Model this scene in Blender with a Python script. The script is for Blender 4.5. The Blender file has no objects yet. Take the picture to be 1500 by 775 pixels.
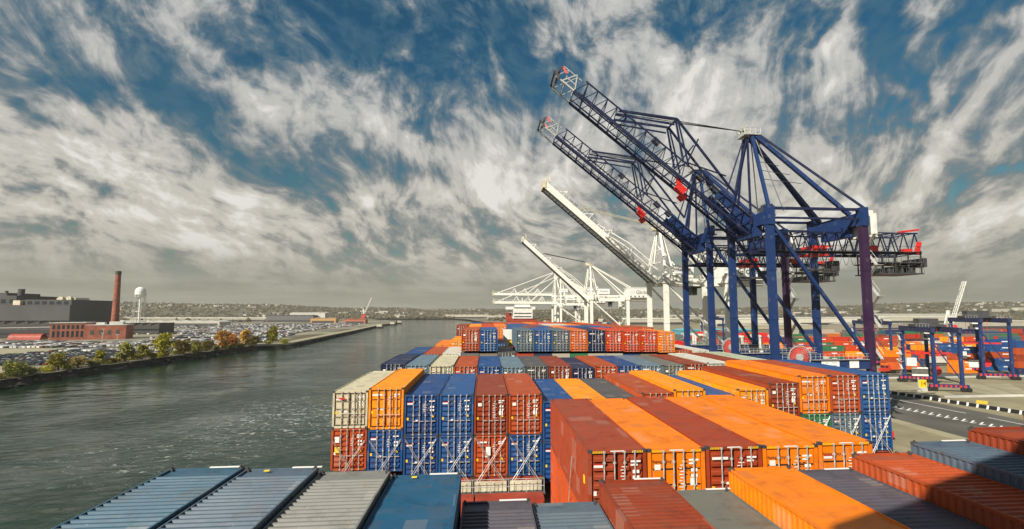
import bpy, bmesh, math, random
from mathutils import Vector, Matrix, noise
R = math.radians
random.seed(11)
scene = bpy.context.scene
COL = scene.collection

# ------------------------------------------------------------------ camera
cd = bpy.data.cameras.new("camera")
cam = bpy.data.objects.new("camera", cd)
COL.objects.link(cam)
cam.location = (0, 0, 0)
cam.rotation_euler = (R(90) + .091, 0, -.091)
cd.sensor_width = 36
cd.lens = 739.3 / 1500 * 36
cd.shift_x = -29.2 / 1500
cd.clip_start = .1
cd.clip_end = 30000
scene.camera = cam

# ------------------------------------------------------------------ light
SUN_EL = R(36)
SUN_FROM = Vector((-.70, -.714, 0)).normalized()      # the sun stands behind the camera, to the left
world = bpy.data.worlds.new("World")
scene.world = world
world.use_nodes = True
sd = bpy.data.lights.new("sun", 'SUN')
sd.energy = 5.0
sd.angle = R(.5)
sd.color = (1.0, .92, .78)
sun = bpy.data.objects.new("sun", sd)
COL.objects.link(sun)
sdir = Vector((SUN_FROM.x * math.cos(SUN_EL), SUN_FROM.y * math.cos(SUN_EL), math.sin(SUN_EL)))
sun.rotation_euler = sdir.to_track_quat('Z', 'Y').to_euler()
scene.view_settings.view_transform = 'Standard'
scene.view_settings.look = 'None'
scene.view_settings.exposure = 0.42
scene.view_settings.gamma = 1.0
scene.view_settings.use_curve_mapping = False
scene.render.engine = 'CYCLES'
scene.cycles.use_denoising = True
scene.cycles.max_bounces = 5
scene.cycles.transparent_max_bounces = 6


class NT:
    """small node-tree helper"""
    def __init__(s, tree):
        s.t = tree
        s.t.nodes.clear()

    def n(s, kind, **kw):
        nd = s.t.nodes.new(kind)
        for k, v in kw.items():
            if k == 'ins':
                for i, x in v.items():
                    s.put(nd.inputs[i], x)
            else:
                setattr(nd, k, v)
        return nd

    def put(s, sock, x):
        if isinstance(x, bpy.types.NodeSocket):
            s.t.links.new(x, sock)
        else:
            sock.default_value = x

    def m(s, op, a, b=None, c=None, clamp=False):
        nd = s.n('ShaderNodeMath', operation=op, use_clamp=clamp)
        s.put(nd.inputs[0], a)
        if b is not None:
            s.put(nd.inputs[1], b)
        if c is not None:
            s.put(nd.inputs[2], c)
        return nd.outputs[0]

    def vm(s, op, a, b=None):
        nd = s.n('ShaderNodeVectorMath', operation=op)
        s.put(nd.inputs[0], a)
        if b is not None:
            s.put(nd.inputs[1], b)
        return nd.outputs[1] if op in ('DOT_PRODUCT', 'LENGTH') else nd.outputs[0]

    def comb(s, x, y, z=0.0):
        nd = s.n('ShaderNodeCombineXYZ')
        s.put(nd.inputs[0], x); s.put(nd.inputs[1], y); s.put(nd.inputs[2], z)
        return nd.outputs[0]

    def noise(s, vec, scale, detail=4, rough=.5, dist=0.0, col=False):
        nd = s.n('ShaderNodeTexNoise')
        s.put(nd.inputs['Vector'], vec)
        nd.inputs['Scale'].default_value = scale
        nd.inputs['Detail'].default_value = detail
        nd.inputs['Roughness'].default_value = rough
        nd.inputs['Distortion'].default_value = dist
        return nd.outputs['Color' if col else 'Fac']

    def ss(s, x, lo, hi, a=0.0, b=1.0):
        nd = s.n('ShaderNodeMapRange', interpolation_type='SMOOTHSTEP')
        s.put(nd.inputs[0], x)
        nd.inputs[1].default_value = lo; nd.inputs[2].default_value = hi
        nd.inputs[3].default_value = a; nd.inputs[4].default_value = b
        return nd.outputs[0]

    def mix(s, f, a, b, mode='MIX'):
        nd = s.n('ShaderNodeMix', data_type='RGBA', blend_type=mode)
        s.put(nd.inputs[0], f)
        for sock, x in ((nd.inputs[6], a), (nd.inputs[7], b)):
            if isinstance(x, tuple) and len(x) == 3:
                x = (*x, 1)
            s.put(sock, x)
        return nd.outputs[2]


# ------------------------------------------------------------------ sky: Nishita under a wind-drawn cloud deck
def build_sky():
    g = NT(world.node_tree)
    sky = g.n('ShaderNodeTexSky', sky_type='NISHITA')
    sky.sun_disc = False
    sky.sun_elevation = SUN_EL
    sky.sun_rotation = math.atan2(SUN_FROM.x, SUN_FROM.y)
    sky.air_density = 1.3; sky.dust_density = .6; sky.ozone_density = 3.0
    d = g.n('ShaderNodeTexCoord').outputs['Generated']
    sep = g.n('ShaderNodeSeparateXYZ'); g.put(sep.inputs[0], d)
    X, Y, Z = sep.outputs
    el = g.m('MAXIMUM', Z, 0.0)
    # the cloud deck is a plane overhead, slightly curved down to the horizon
    q = g.m('ADD', el, .10)
    px = g.m('DIVIDE', X, q); py = g.m('DIVIDE', Y, q)
    P = g.comb(px, py)
    # wind axis: streaks converge on the horizon behind the cranes
    ax, ay = .40, .9165
    u = g.m('ADD', g.m('MULTIPLY', px, ax), g.m('MULTIPLY', py, ay))
    v = g.m('SUBTRACT', g.m('MULTIPLY', px, ay), g.m('MULTIPLY', py, ax))
    warp = g.noise(P, .55, 3, .5, col=True)
    wsep = g.n('ShaderNodeSeparateXYZ'); g.put(wsep.inputs[0], warp)
    wu = g.m('MULTIPLY', g.m('SUBTRACT', wsep.outputs[0], .5), 1.9)
    wv = g.m('MULTIPLY', g.m('SUBTRACT', wsep.outputs[1], .5), 1.5)
    A = g.comb(g.m('MULTIPLY', g.m('ADD', u, wu), .30), g.m('ADD', v, wv), SEED_A)
    n1 = g.noise(A, 1.05, 3.5, .52, .35)
    B = g.comb(g.m('MULTIPLY', g.m('ADD', u, wu), .62), g.m('ADD', v, wv), SEED_B)
    n2 = g.noise(B, 1.9, 5, .58, .25)
    F = g.comb(g.m('MULTIPLY', g.m('ADD', u, wv), .12), g.m('ADD', v, wu), 9.1)
    n3 = g.noise(F, 4.5, 3, .5, .2)
    C = g.comb(u, v, SEED_C)
    n0 = g.noise(C, .42, 2, .5, .4)
    # billows: isotropic as the eye sees them, each bank slightly sheared by the wind
    azr = g.m('ARCTAN2', X, Y); er = g.m('ARCSINE', Z)
    sw = g.noise(g.comb(azr, er, 2.0), 3.0, 3, .5, col=True)
    s2 = g.n('ShaderNodeSeparateXYZ'); g.put(s2.inputs[0], sw)
    ba = g.m('ADD', azr, g.m('MULTIPLY', g.m('SUBTRACT', s2.outputs[0], .5), .22))
    be = g.m('ADD', er, g.m('MULTIPLY', g.m('SUBTRACT', s2.outputs[1], .5), .16))
    # shear follows the fan of streaks: down to the right on the left side, down to the left on the right side
    sh = g.m('ADD', be, g.m('MULTIPLY', g.m('ABSOLUTE', g.m('SUBTRACT', ba, .40)), -.26))
    fan = g.m('MULTIPLY', g.m('SUBTRACT', ba, .40), g.m('ADD', .55, g.m('MULTIPLY', er, .9)))
    # low down the banks are seen edge-on: flatter and smaller
    flat = g.ss(er, .05, .45, 2.3, 1.05)
    bv = g.comb(g.m('MULTIPLY', ba, g.ss(er, .05, .5, 1.25, 1.0)), g.m('MULTIPLY', sh, flat), SEED_A)
    n4 = g.noise(bv, 8.2, 9, .62, .12)
    bv2 = g.comb(g.m('MULTIPLY', ba, 1.25), g.m('MULTIPLY', sh, 1.45), SEED_B)
    n5 = g.noise(bv2, 23.0, 6, .60, .15)
    dens = g.m('ADD', g.m('MULTIPLY', n1, .22), g.m('MULTIPLY', n2, .05))
    dens = g.m('ADD', dens, g.m('MULTIPLY', n4, .68))
    dens = g.m('ADD', dens, g.m('MULTIPLY', n5, .20))
    dens = g.m('ADD', dens, g.m('MULTIPLY', g.m('SUBTRACT', n0, .5), .12))
    # more cover towards the horizon, open blue overhead
    dens = g.m('ADD', dens, g.ss(el, .14, .56, BIAS_LO, BIAS_HI))
    # drawn-out streaks and holes, by compass direction and height above the horizon
    az = g.m('ARCTAN2', X, Y); e2 = g.m('ARCSINE', Z)
    nn = g.noise(g.comb(az, e2, 4.0), 5.5, 4, .6, col=True)
    ns = g.n('ShaderNodeSeparateXYZ'); g.put(ns.inputs[0], nn)
    az = g.m('ADD', az, g.m('MULTIPLY', g.m('SUBTRACT', ns.outputs[0], .5), .26))
    e2 = g.m('ADD', e2, g.m('MULTIPLY', g.m('SUBTRACT', ns.outputs[1], .5), .22))
    Q = g.comb(az, e2, 0.0)
    for (a0, b0, a1, b1, w, amp) in BLOBS:
        L2 = max(1e-6, (a1 - a0) ** 2 + (b1 - b0) ** 2)
        rel = g.vm('SUBTRACT', Q, (a0, b0, 0.0))
        t = g.m('DIVIDE', g.vm('DOT_PRODUCT', rel, (a1 - a0, b1 - b0, 0.0)), L2, clamp=True)
        near = g.n('ShaderNodeVectorMath', operation='SCALE'); near.inputs[0].default_value = (a1 - a0, b1 - b0, 0.0); g.put(near.inputs['Scale'], t)
        dist = g.vm('LENGTH', g.vm('SUBTRACT', rel, near.outputs[0]))
        dens = g.m('ADD', dens, g.ss(dist, 0, w, amp * AMP, 0.0))
    tint = g.mix(g.ss(er, .10, .50), (.024, .038, .034), (.0115, .033, .038))
    blue = g.mix(1.0, sky.outputs[0], tint, 'MULTIPLY')
    blue = g.mix(g.ss(n5, .36, .66, .0, .55), blue, (.060, .125, .175))
    # open sky, thin veil, grey deck, sunlit tops: one continuous thickness
    wisp = g.m('ADD', dens, g.m('MULTIPLY', g.m('SUBTRACT', n5, .5), .10))
    c = g.mix(g.ss(wisp, .425, .545), blue, g.mix(g.ss(er, .1, .4), (.165, .185, .178), (.090, .140, .178)))
    c = g.mix(g.ss(wisp, .500, .585), c, g.mix(g.ss(er, .1, .4), (.262, .262, .240), (.220, .240, .250)))
    c = g.mix(g.ss(wisp, .550, .640), c, g.mix(g.ss(er, .1, .45), (.43, .41, .355), (.39, .39, .38)))
    c1 = g.mix(g.ss(wisp, .635, .740), c, (.585, .57, .53))
    # dull olive-grey murk low over the horizon
    hz = g.mix(g.ss(g.noise(g.comb(g.m('MULTIPLY', azr, 2.0), g.m('MULTIPLY', er, 22.0), 1.0), 1.6, 5, .6), .38, .66),
               (.218, .218, .172), (.285, .280, .228))
    f = g.ss(er, .02, .14, .95, 0.0)
    c2 = g.mix(f, c1, hz)
    bg = g.n('ShaderNodeBackground'); g.put(bg.inputs[0], c2); bg.inputs[1].default_value = 1.0
    # strengths of the sky texture itself stay at .1 through the multiply above
    out = g.n('ShaderNodeOutputWorld'); g.put(out.inputs[0], bg.outputs[0])


SEED_A, SEED_B, SEED_C = 3.3, 7.7, 1.2
BIAS_LO, BIAS_HI = .004, -.072
AMP = .66
BLOBS = [
    (-0.743, 0.358, -0.623, 0.311, 0.069, 0.06), (-0.733, 0.208, -0.46, 0.144, 0.084, 0.07), (-0.505, 0.437, -0.408, 0.368, 0.044, 0.13),
    (-0.305, 0.374, -0.018, 0.299, 0.091, 0.1), (-0.227, 0.224, -0.045, 0.22, 0.066, 0.1), (-0.018, 0.26, 0.106, 0.327, 0.11, 0.07),
    (0.163, 0.54, 0.465, 0.377, 0.113, 0.12), (0.234, 0.553, 0.394, 0.488, 0.072, 0.05), (0.625, 0.488, 0.661, 0.386, 0.052, 0.13),
    (0.57, 0.361, 0.658, 0.429, 0.048, 0.09), (0.723, 0.362, 0.77, 0.33, 0.034, 0.13), (0.888, 0.389, 0.816, 0.337, 0.037, 0.12),
    (0.816, 0.337, 0.755, 0.219, 0.03, 0.13), (0.755, 0.219, 0.663, 0.131, 0.051, 0.08), (0.389, 0.325, 0.613, 0.146, 0.13, 0.07),
    (0.741, 0.285, 0.749, 0.272, 0.029, 0.1), (0.826, 0.126, 0.701, 0.139, 0.056, 0.05), (-0.626, 0.235, -0.367, 0.188, 0.078, 0.05),
    (-0.677, 0.417, -0.552, 0.419, 0.061, 0.03), (-0.418, 0.355, -0.351, 0.349, 0.04, 0.06), (0.788, 0.418, 0.794, 0.444, 0.021, 0.08),
    (-0.702, 0.354, -0.592, 0.349, 0.052, -0.15), (-0.403, 0.487, -0.103, 0.489, 0.109, -0.13), (-0.101, 0.395, -0.032, 0.337, 0.058, -0.11),
    (-0.571, 0.364, -0.47, 0.335, 0.045, -0.09), (-0.359, 0.249, -0.126, 0.282, 0.052, -0.11), (-0.276, 0.208, -0.188, 0.169, 0.041, -0.09),
    (-0.729, 0.158, -0.629, 0.158, 0.03, -0.17), (0.035, 0.552, 0.092, 0.426, 0.076, -0.1), (0.064, 0.462, 0.239, 0.434, 0.058, -0.11),
    (0.689, 0.431, 0.784, 0.346, 0.062, -0.17), (0.712, 0.333, 0.62, 0.296, 0.04, -0.12), (0.593, 0.395, 0.618, 0.449, 0.022, -0.12),
    (0.778, 0.256, 0.722, 0.191, 0.032, -0.1), (0.85, 0.27, 0.799, 0.201, 0.05, -0.12), (0.66, 0.272, 0.651, 0.195, 0.038, -0.1),
    (-0.238, 0.541, 0.036, 0.513, 0.092, -0.13), (0.875, 0.416, 0.815, 0.442, 0.027, -0.08), (-0.718, 0.285, -0.695, 0.254, 0.022, -0.08)]
build_sky()


# ------------------------------------------------------------------ materials
def mat(name, build):
    m = bpy.data.materials.new(name)
    m.use_nodes = True
    g = NT(m.node_tree)
    out = g.n('ShaderNodeOutputMaterial')
    b = g.n('ShaderNodeBsdfPrincipled')
    g.put(out.inputs[0], b.outputs[0])
    build(g, b)
    return m


def plain(name, col, rough=.6, metal=0.0, var=.25, scale=.6, dirt=None):
    def f(g, b):
        co = g.n('ShaderNodeTexCoord').outputs['Object']
        n = g.noise(co, scale, 5, .6)
        dk = tuple(c * (1 - var) for c in col); lt = tuple(min(1, c * (1 + var * .6)) for c in col)
        c = g.mix(g.ss(n, .3, .7), dk, lt)
        if dirt:
            n2 = g.noise(co, scale * 4, 6, .65)
            c = g.mix(g.ss(n2, .56, .72, 0, .75), c, dirt)
        g.put(b.inputs['Base Color'], c)
        b.inputs['Roughness'].default_value = rough
        b.inputs['Metallic'].default_value = metal
    return mat(name, f)


def paint_mat(name, rough=.48, wear=1.0):
    """paint that takes its colour from each object, faded, scuffed and rusted differently on every one"""
    def f(g, b):
        oi = g.n('ShaderNodeObjectInfo')
        co = g.n('ShaderNodeTexCoord').outputs['Object']
        rnd = oi.outputs['Random']
        off = g.comb(g.m('MULTIPLY', rnd, 91.0), g.m('MULTIPLY', rnd, 37.0), g.m('MULTIPLY', rnd, 13.0))
        p = g.vm('ADD', co, off)
        big = g.noise(p, .35, 5, .62, .3)
        base = oi.outputs['Color']
        faded = g.mix(g.ss(big, .35, .75, 0.0, .10 * wear), base, g.mix(.4, base, (.42, .36, .30)))
        dark = g.mix(g.ss(g.noise(p, 1.1, 6, .7), .48, .74, 0.0, .62 * wear), faded, g.mix(1.0, base, (.42, .38, .36), 'MULTIPLY'))
        # squares of touched-up paint, and rain-washed dust lying on whatever faces up
        cell = g.n('ShaderNodeTexWhiteNoise'); g.put(cell.inputs['Vector'], g.vm('SNAP', g.vm('ADD', p, (.3, .2, .1)), (.62, .93, .71)))
        dark = g.mix(g.ss(cell.outputs['Value'], .925, .93, 0.0, .42 * wear), dark, g.mix(.5, base, (.10, .085, .075)))
        dark = g.mix(g.ss(cell.outputs['Value'], .05, .045, 0.0, .30 * wear), dark, g.mix(.5, base, (.46, .40, .34)))
        nz = g.n('ShaderNodeSeparateXYZ'); g.put(nz.inputs[0], g.n('ShaderNodeNewGeometry').outputs['True Normal'])
        pud = g.m('MULTIPLY', g.ss(nz.outputs[2], .7, .95), g.ss(g.noise(p, .8, 6, .72, .8), .47, .68, 0.0, .34 * wear))
        dark = g.mix(pud, dark, g.mix(.45, base, (.17, .14, .11)))
        # streaks that run along the panel, rust freckles and scratches
        sp = g.vm('MULTIPLY', p, (3.4, .35, 1.0))
        st = g.ss(g.noise(sp, 1.6, 5, .7), .57, .70, 0.0, .60 * wear)
        c = g.mix(st, dark, g.mix(.6, base, (.16, .09, .055)))
        ru = g.ss(g.noise(p, 4.2, 6, .72, .5), .635, .69, 0.0, .85 * wear)
        c = g.mix(ru, c, (.12, .045, .020))
        sc = g.ss(g.noise(p, 9.0, 3, .5), .735, .77, 0.0, .5 * wear)
        c = g.mix(sc, c, (.55, .52, .48))
        g.put(b.inputs['Base Color'], c)
        g.put(b.inputs['Roughness'], g.ss(big, .2, .8, rough, rough + .2))
        b.inputs['Specular IOR Level'].default_value = .32
        bp = g.n('ShaderNodeBump'); bp.inputs['Strength'].default_value = .35; bp.inputs['Distance'].default_value = .03
        g.put(bp.inputs['Height'], g.noise(g.vm('MULTIPLY', p, (1.0, 1.0, 1.0)), 1.7, 3, .5))
        g.put(b.inputs['Normal'], bp.outputs[0])
    return mat(name, f)


M = {}
M['paint'] = paint_mat('container_paint')
M['crane'] = paint_mat('crane_paint', .42, .45)
M['gap'] = plain('rubber_and_shade_black', (.012, .012, .013), .8)
M['galv'] = plain('galvanised_steel', (.55, .55, .53), .45, .3, .3, 3, (.20, .13, .08))
M['white'] = plain('white_paint', (.76, .76, .72), .5, 0, .18, .5, (.42, .38, .30))
M['marks'] = plain('stencil_white', (.80, .80, .78), .6, 0, .05)
M['yellow'] = plain('yellow_sticker', (.85, .60, .02), .5, 0, .1)
M['black'] = plain('black_paint', (.016, .016, .018), .55, 0, .2)
M['red'] = plain('signal_red', (.62, .025, .02), .45, 0, .2, 1.0)
M['steel'] = plain('dark_steel', (.075, .078, .085), .5, .3, .3, 1.2, (.10, .06, .04))
M['deck'] = plain('red_lead_deck', (.36, .05, .025), .6, 0, .35, .4, (.14, .06, .04))
M['cream'] = plain('cream_hatch_paint', (.62, .57, .43), .55, 0, .25, .8, (.24, .17, .11))
M['hull'] = plain('hull_paint', (.03, .05, .10), .45, 0, .3, .1)
M['glass'] = plain('dark_glass', (.02, .028, .035), .12, 0, .2)
M['brick'] = plain('red_brick', (.30, .095, .060), .85, 0, .3, .25, (.12, .06, .045))
M['concrete'] = plain('concrete', (.33, .30, .20), .85, 0, .2, .12, (.26, .24, .19))
M['greybuild'] = plain('grey_cladding', (.055, .058, .060), .7, 0, .18, .03, (.05, .05, .05))
M['roofdark'] = plain('dark_roofing', (.055, .052, .050), .85, 0, .4, .05, (.12, .10, .08))
M['roofpale'] = plain('pale_roofing', (.55, .54, .50), .7, 0, .3, .05)
M['bark'] = plain('bark', (.10, .075, .055), .9, 0, .3, 1.0)
M['riprap'] = plain('wet_stone', (.020, .019, .017), .85, 0, .6, .7, (.05, .045, .035))
M['quaywall'] = plain('quay_wall', (.07, .065, .055), .85, 0, .4, .4, (.03, .028, .022))


def objcol(name, rough, var=.3, scale=.7):
    def f(g, b):
        oi = g.n('ShaderNodeObjectInfo')
        co = g.n('ShaderNodeTexCoord').outputs['Object']
        n = g.noise(co, scale, 5, .6)
        c = g.mix(g.ss(n, .3, .7, 0, var), oi.outputs['Color'], g.mix(1.0, oi.outputs['Color'], (.35, .33, .30), 'MULTIPLY'))
        g.put(b.inputs['Base Color'], c)
        b.inputs['Roughness'].default_value = rough
    return mat(name, f)


M['obj'] = objcol('building_paint', .7)
M['carpaint'] = objcol('car_paint', .28, .1)


def leaf_mat():
    def f(g, b):
        oi = g.n('ShaderNodeObjectInfo')
        co = g.n('ShaderNodeTexCoord').outputs['Object']
        n = g.noise(co, .45, 4, .7)
        n2 = g.noise(co, 2.2, 3, .7)
        c = g.mix(g.ss(n, .35, .65), g.mix(1.0, oi.outputs['Color'], (.45, .50, .5), 'MULTIPLY'), oi.outputs['Color'])
        c = g.mix(g.ss(n2, .5, .75, 0, .6), c, g.mix(1.0, oi.outputs['Color'], (1.5, 1.2, .7), 'MULTIPLY'))
        g.put(b.inputs['Base Color'], c)
        b.inputs['Roughness'].default_value = .8
    return mat('foliage', f)


M['leaf'] = leaf_mat()


def palette_mat(name, cols, rough=.6, attr=None):
    """one colour per loose piece: used only on the uncountable masses"""
    def f(g, b):
        geo = g.n('ShaderNodeNewGeometry')
        cr = g.n('ShaderNodeValToRGB')
        cr.color_ramp.interpolation = 'CONSTANT'
        els = cr.color_ramp.elements
        while len(els) > 1:
            els.remove(els[0])
        els[0].position = 0; els[0].color = (*cols[0], 1)
        for i, c in enumerate(cols[1:], 1):
            e = els.new(i / len(cols)); e.color = (*c, 1)
        g.put(cr.inputs[0], geo.outputs['Random Per Island'])
        g.put(b.inputs['Base Color'], cr.outputs[0])
        b.inputs['Roughness'].default_value = rough
    return mat(name, f)


M['town'] = palette_mat('town_walls', [(.30, .28, .23), (.08, .07, .06), (.42, .40, .34), (.16, .09, .06), (.12, .11, .10), (.24, .21, .16), (.06, .06, .065), (.19, .17, .14), (.55, .53, .47), (.10, .09, .06), (.09, .085, .06)])
M['woods'] = palette_mat('woods', [(.075, .068, .040), (.09, .078, .042), (.10, .082, .045), (.07, .070, .038), (.11, .082, .040), (.060, .058, .034)], .9)
M['cars'] = palette_mat('car_roofs', [(.60, .60, .58), (.03, .03, .035), (.05, .05, .05), (.10, .11, .12), (.30, .31, .32), (.02, .02, .02), (.14, .025, .02), (.04, .06, .12), (.74, .74, .71), (.66, .66, .64), (.5, .5, .48)], .3)
CONT_COLS = [(.38, .055, .025), (.50, .13, .015), (.03, .06, .17), (.42, .035, .02), (.02, .15, .06), (.40, .37, .30),
             (.22, .045, .025), (.04, .12, .14), (.03, .16, .07), (.12, .13, .13), (.02, .04, .10), (.50, .49, .44), (.30, .06, .03), (.20, .17, .13)]
M['stack'] = palette_mat('stacked_container_paint', CONT_COLS, .55)


def ground_mat():
    def f(g, b):
        co = g.n('ShaderNodeNewGeometry').outputs['Position']
        sep = g.n('ShaderNodeSeparateXYZ'); g.put(sep.inputs[0], co)
        n = g.noise(co, .012, 6, .6, .5)
        n2 = g.noise(co, .06, 5, .65)
        n3 = g.noise(co, .5, 4, .6)
        grass = g.mix(g.ss(n2, .35, .65), (.065, .060, .030), (.12, .105, .060))
        dirt = g.mix(g.ss(n3, .3, .7), (.22, .20, .155), (.32, .30, .24))
        wild = g.mix(g.ss(n, .47, .58), grass, dirt)
        yard = g.mix(g.ss(n2, .3, .7), (.205, .18, .108), (.30, .265, .165))
        yard = g.mix(g.ss(n3, .55, .75, 0, .45), yard, (.11, .10, .07))
        yard = g.mix(g.ss(g.noise(g.vm('MULTIPLY', co, (.5, .03, 1)), 1.0, 5, .65), .54, .66, 0, .5), yard, (.10, .092, .065))
        right = g.ss(sep.outputs[0], 10, 40)
        near = g.ss(sep.outputs[1], 700, 1300, 1.0, 0.0)
        c = g.mix(g.m('MULTIPLY', right, near), wild, yard)
        # the car lots on the far bank are dull tarmac
        lot = g.m('MULTIPLY', g.ss(sep.outputs[0], -190, -184, 1.0, 0.0), g.ss(sep.outputs[0], -640, -560))
        lot = g.m('MULTIPLY', lot, g.ss(sep.outputs[1], 1000, 1250, 1.0, 0.0))
        c = g.mix(lot, c, g.mix(g.ss(n, .45, .6), (.16, .15, .115), (.27, .245, .18)))
        g.put(b.inputs['Base Color'], c)
        b.inputs['Roughness'].default_value = .9
    return mat('land', f)


def asphalt_mat():
    def f(g, b):
        co = g.n('ShaderNodeNewGeometry').outputs['Position']
        n = g.noise(co, .08, 5, .6); n2 = g.noise(co, 1.2, 5, .7)
        st = g.noise(g.vm('MULTIPLY', co, (1.2, .04, 1)), 1.0, 4, .6)
        c = g.mix(g.ss(n, .3, .7), (.075, .070, .060), (.115, .108, .092))
        c = g.mix(g.ss(n2, .5, .8, 0, .5), c, (.05, .046, .04))
        c = g.mix(g.ss(st, .55, .7, 0, .5), c, (.045, .042, .038))
        g.put(b.inputs['Base Color'], c)
        b.inputs['Roughness'].default_value = .85
    return mat('asphalt', f)


def water_mat():
    def f(g, b):
        co = g.n('ShaderNodeNewGeometry').outputs['Position']
        big = g.noise(co, .012, 4, .6, .6)
        c = g.mix(g.ss(big, .3, .7), (.005, .020, .011), (.011, .030, .016))
        # wake and small whitecaps: foam that lies on the water
        wk = g.vm('LENGTH', g.vm('MULTIPLY', g.vm('SUBTRACT', co, (-50.0, 146.0, -28.0)), (.026, .018, 0.0)))
        wk2 = g.vm('LENGTH', g.vm('MULTIPLY', g.vm('SUBTRACT', co, (-64.0, 112.0, -28.0)), (.028, .030, 0.0)))
        fo = g.noise(g.vm('MULTIPLY', co, (.55, 1.0, 1)), .75, 7, .75, 1.4)
        f1 = g.m('MULTIPLY', g.ss(wk, .1, 1.0, 1.0, 0.0), g.ss(fo, .545, .63))
        f2 = g.m('MULTIPLY', g.ss(wk2, .1, 1.0, .8, 0.0), g.ss(fo, .575, .66))
        f3 = g.ss(fo, .72, .78, 0, .45)
        foam = g.m('MAXIMUM', g.m('MAXIMUM', f1, f2), f3)
        c = g.mix(foam, c, (.60, .62, .58))
        g.put(b.inputs['Base Color'], c)
        g.put(b.inputs['Roughness'], g.m('ADD', g.m('MULTIPLY', foam, .5), .07))
        b.inputs['IOR'].default_value = 1.33
        b.inputs['Specular IOR Level'].default_value = .42
        h1 = g.noise(g.vm('MULTIPLY', co, (.55, 1.0, 1)), .55, 5, .62, .5)
        h2 = g.noise(g.vm('MULTIPLY', co, (.8, 1.0, 1)), .09, 3, .5, .3)
        h = g.m('ADD', g.m('MULTIPLY', g.m('MULTIPLY', h1, g.ss(g.noise(co, .022, 4, .6, .8), .35, .65, .18, .72)), 1.0), g.m('MULTIPLY', h2, 1.5))
        bp = g.n('ShaderNodeBump'); bp.inputs['Strength'].default_value = .50; bp.inputs['Distance'].default_value = 1.0
        g.put(bp.inputs['Height'], h)
        g.put(b.inputs['Normal'], bp.outputs[0])
    return mat('river_water', f)


def hill_mat():
    def f(g, b):
        co = g.n('ShaderNodeNewGeometry').outputs['Position']
        n = g.noise(co, .006, 6, .65, .4); n2 = g.noise(co, .03, 5, .7)
        c = g.mix(g.ss(n, .4, .6), (.075, .070, .042), (.14, .125, .085))
        c = g.mix(g.ss(n2, .5, .7, 0, .8), c, (.045, .045, .028))
        g.put(b.inputs['Base Color'], c)
        b.inputs['Roughness'].default_value = .95
    return mat('hill_scrub', f)


M['ground'] = ground_mat(); M['asphalt'] = asphalt_mat(); M['water'] = water_mat(); M['hill'] = hill_mat()


# ------------------------------------------------------------------ mesh helpers
class MB:
    def __init__(s):
        s.v = []; s.f = []; s.mi = []

    def face(s, pts, mi=0):
        k = len(s.v); s.v += [tuple(p) for p in pts]
        s.f.append(tuple(range(k, k + len(pts)))); s.mi.append(mi)

    def box(s, x0, x1, y0, y1, z0, z1, mi=0):
        k = len(s.v)
        s.v += [(x0, y0, z0), (x1, y0, z0), (x1, y1, z0), (x0, y1, z0), (x0, y0, z1), (x1, y0, z1), (x1, y1, z1), (x0, y1, z1)]
        for q in ((0, 3, 2, 1), (4, 5, 6, 7), (0, 1, 5, 4), (1, 2, 6, 5), (2, 3, 7, 6), (3, 0, 4, 7)):
            s.f.append(tuple(k + i for i in q)); s.mi.append(mi)

    def beam(s, a, b, w, h=None, mi=0, up=(0, 0, 1)):
        """square bar from a to b, w wide and h deep"""
        h = h or w
        a = Vector(a); b = Vector(b); d = (b - a).normalized()
        u = Vector(up)
        if abs(d.dot(u)) > .99:
            u = Vector((0, 1, 0))
        x = d.cross(u).normalized(); y = x.cross(d)
        k = len(s.v)
        for p in (a, b):
            for sx, sy in ((-1, -1), (1, -1), (1, 1), (-1, 1)):
                s.v.append(tuple(p + x * sx * w / 2 + y * sy * h / 2))
        for q in ((0, 1, 2, 3), (7, 6, 5, 4), (0, 4, 5, 1), (1, 5, 6, 2), (2, 6, 7, 3), (3, 7, 4, 0)):
            s.f.append(tuple(k + i for i in q)); s.mi.append(mi)

    def tube(s, a, b, r, n=6, mi=0, r2=None):
        a = Vector(a); b = Vector(b); d = (b - a).normalized()
        u = Vector((0, 0, 1)) if abs(d.z) < .95 else Vector((1, 0, 0))
        x = d.cross(u).normalized(); y = x.cross(d)
        r2 = r if r2 is None else r2
        k = len(s.v)
        for p, rr in ((a, r), (b, r2)):
            for i in range(n):
                t = 2 * math.pi * i / n
                s.v.append(tuple(p + (x * math.cos(t) + y * math.sin(t)) * rr))
        for i in range(n):
            j = (i + 1) % n
            s.f.append((k + i, k + j, k + n + j, k + n + i)); s.mi.append(mi)
        s.f.append(tuple(k + i for i in reversed(range(n)))); s.mi.append(mi)
        s.f.append(tuple(k + n + i for i in range(n))); s.mi.append(mi)

    def prism(s, poly, z0, z1, mi=0):
        n = len(poly); k = len(s.v)
        s.v += [(x, y, z0) for x, y in poly] + [(x, y, z1) for x, y in poly]
        for i in range(n):
            j = (i + 1) % n
            s.f.append((k + i, k + j, k + n + j, k + n + i)); s.mi.append(mi)
        s.f.append(tuple(k + i for i in reversed(range(n)))); s.mi.append(mi)
        s.f.append(tuple(k + n + i for i in range(n))); s.mi.append(mi)

    def mesh(s, name, mats):
        me = bpy.data.meshes.new(name)
        me.from_pydata(s.v, [], s.f)
        for m in mats if isinstance(mats, (list, tuple)) else [mats]:
            me.materials.append(m)
        me.polygons.foreach_set('material_index', s.mi)
        me.update()
        return me

    def fixn(s, me):
        bm = bmesh.new(); bm.from_mesh(me); bmesh.ops.recalc_face_normals(bm, faces=bm.faces); bm.to_mesh(me); bm.free()
        return me


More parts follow.
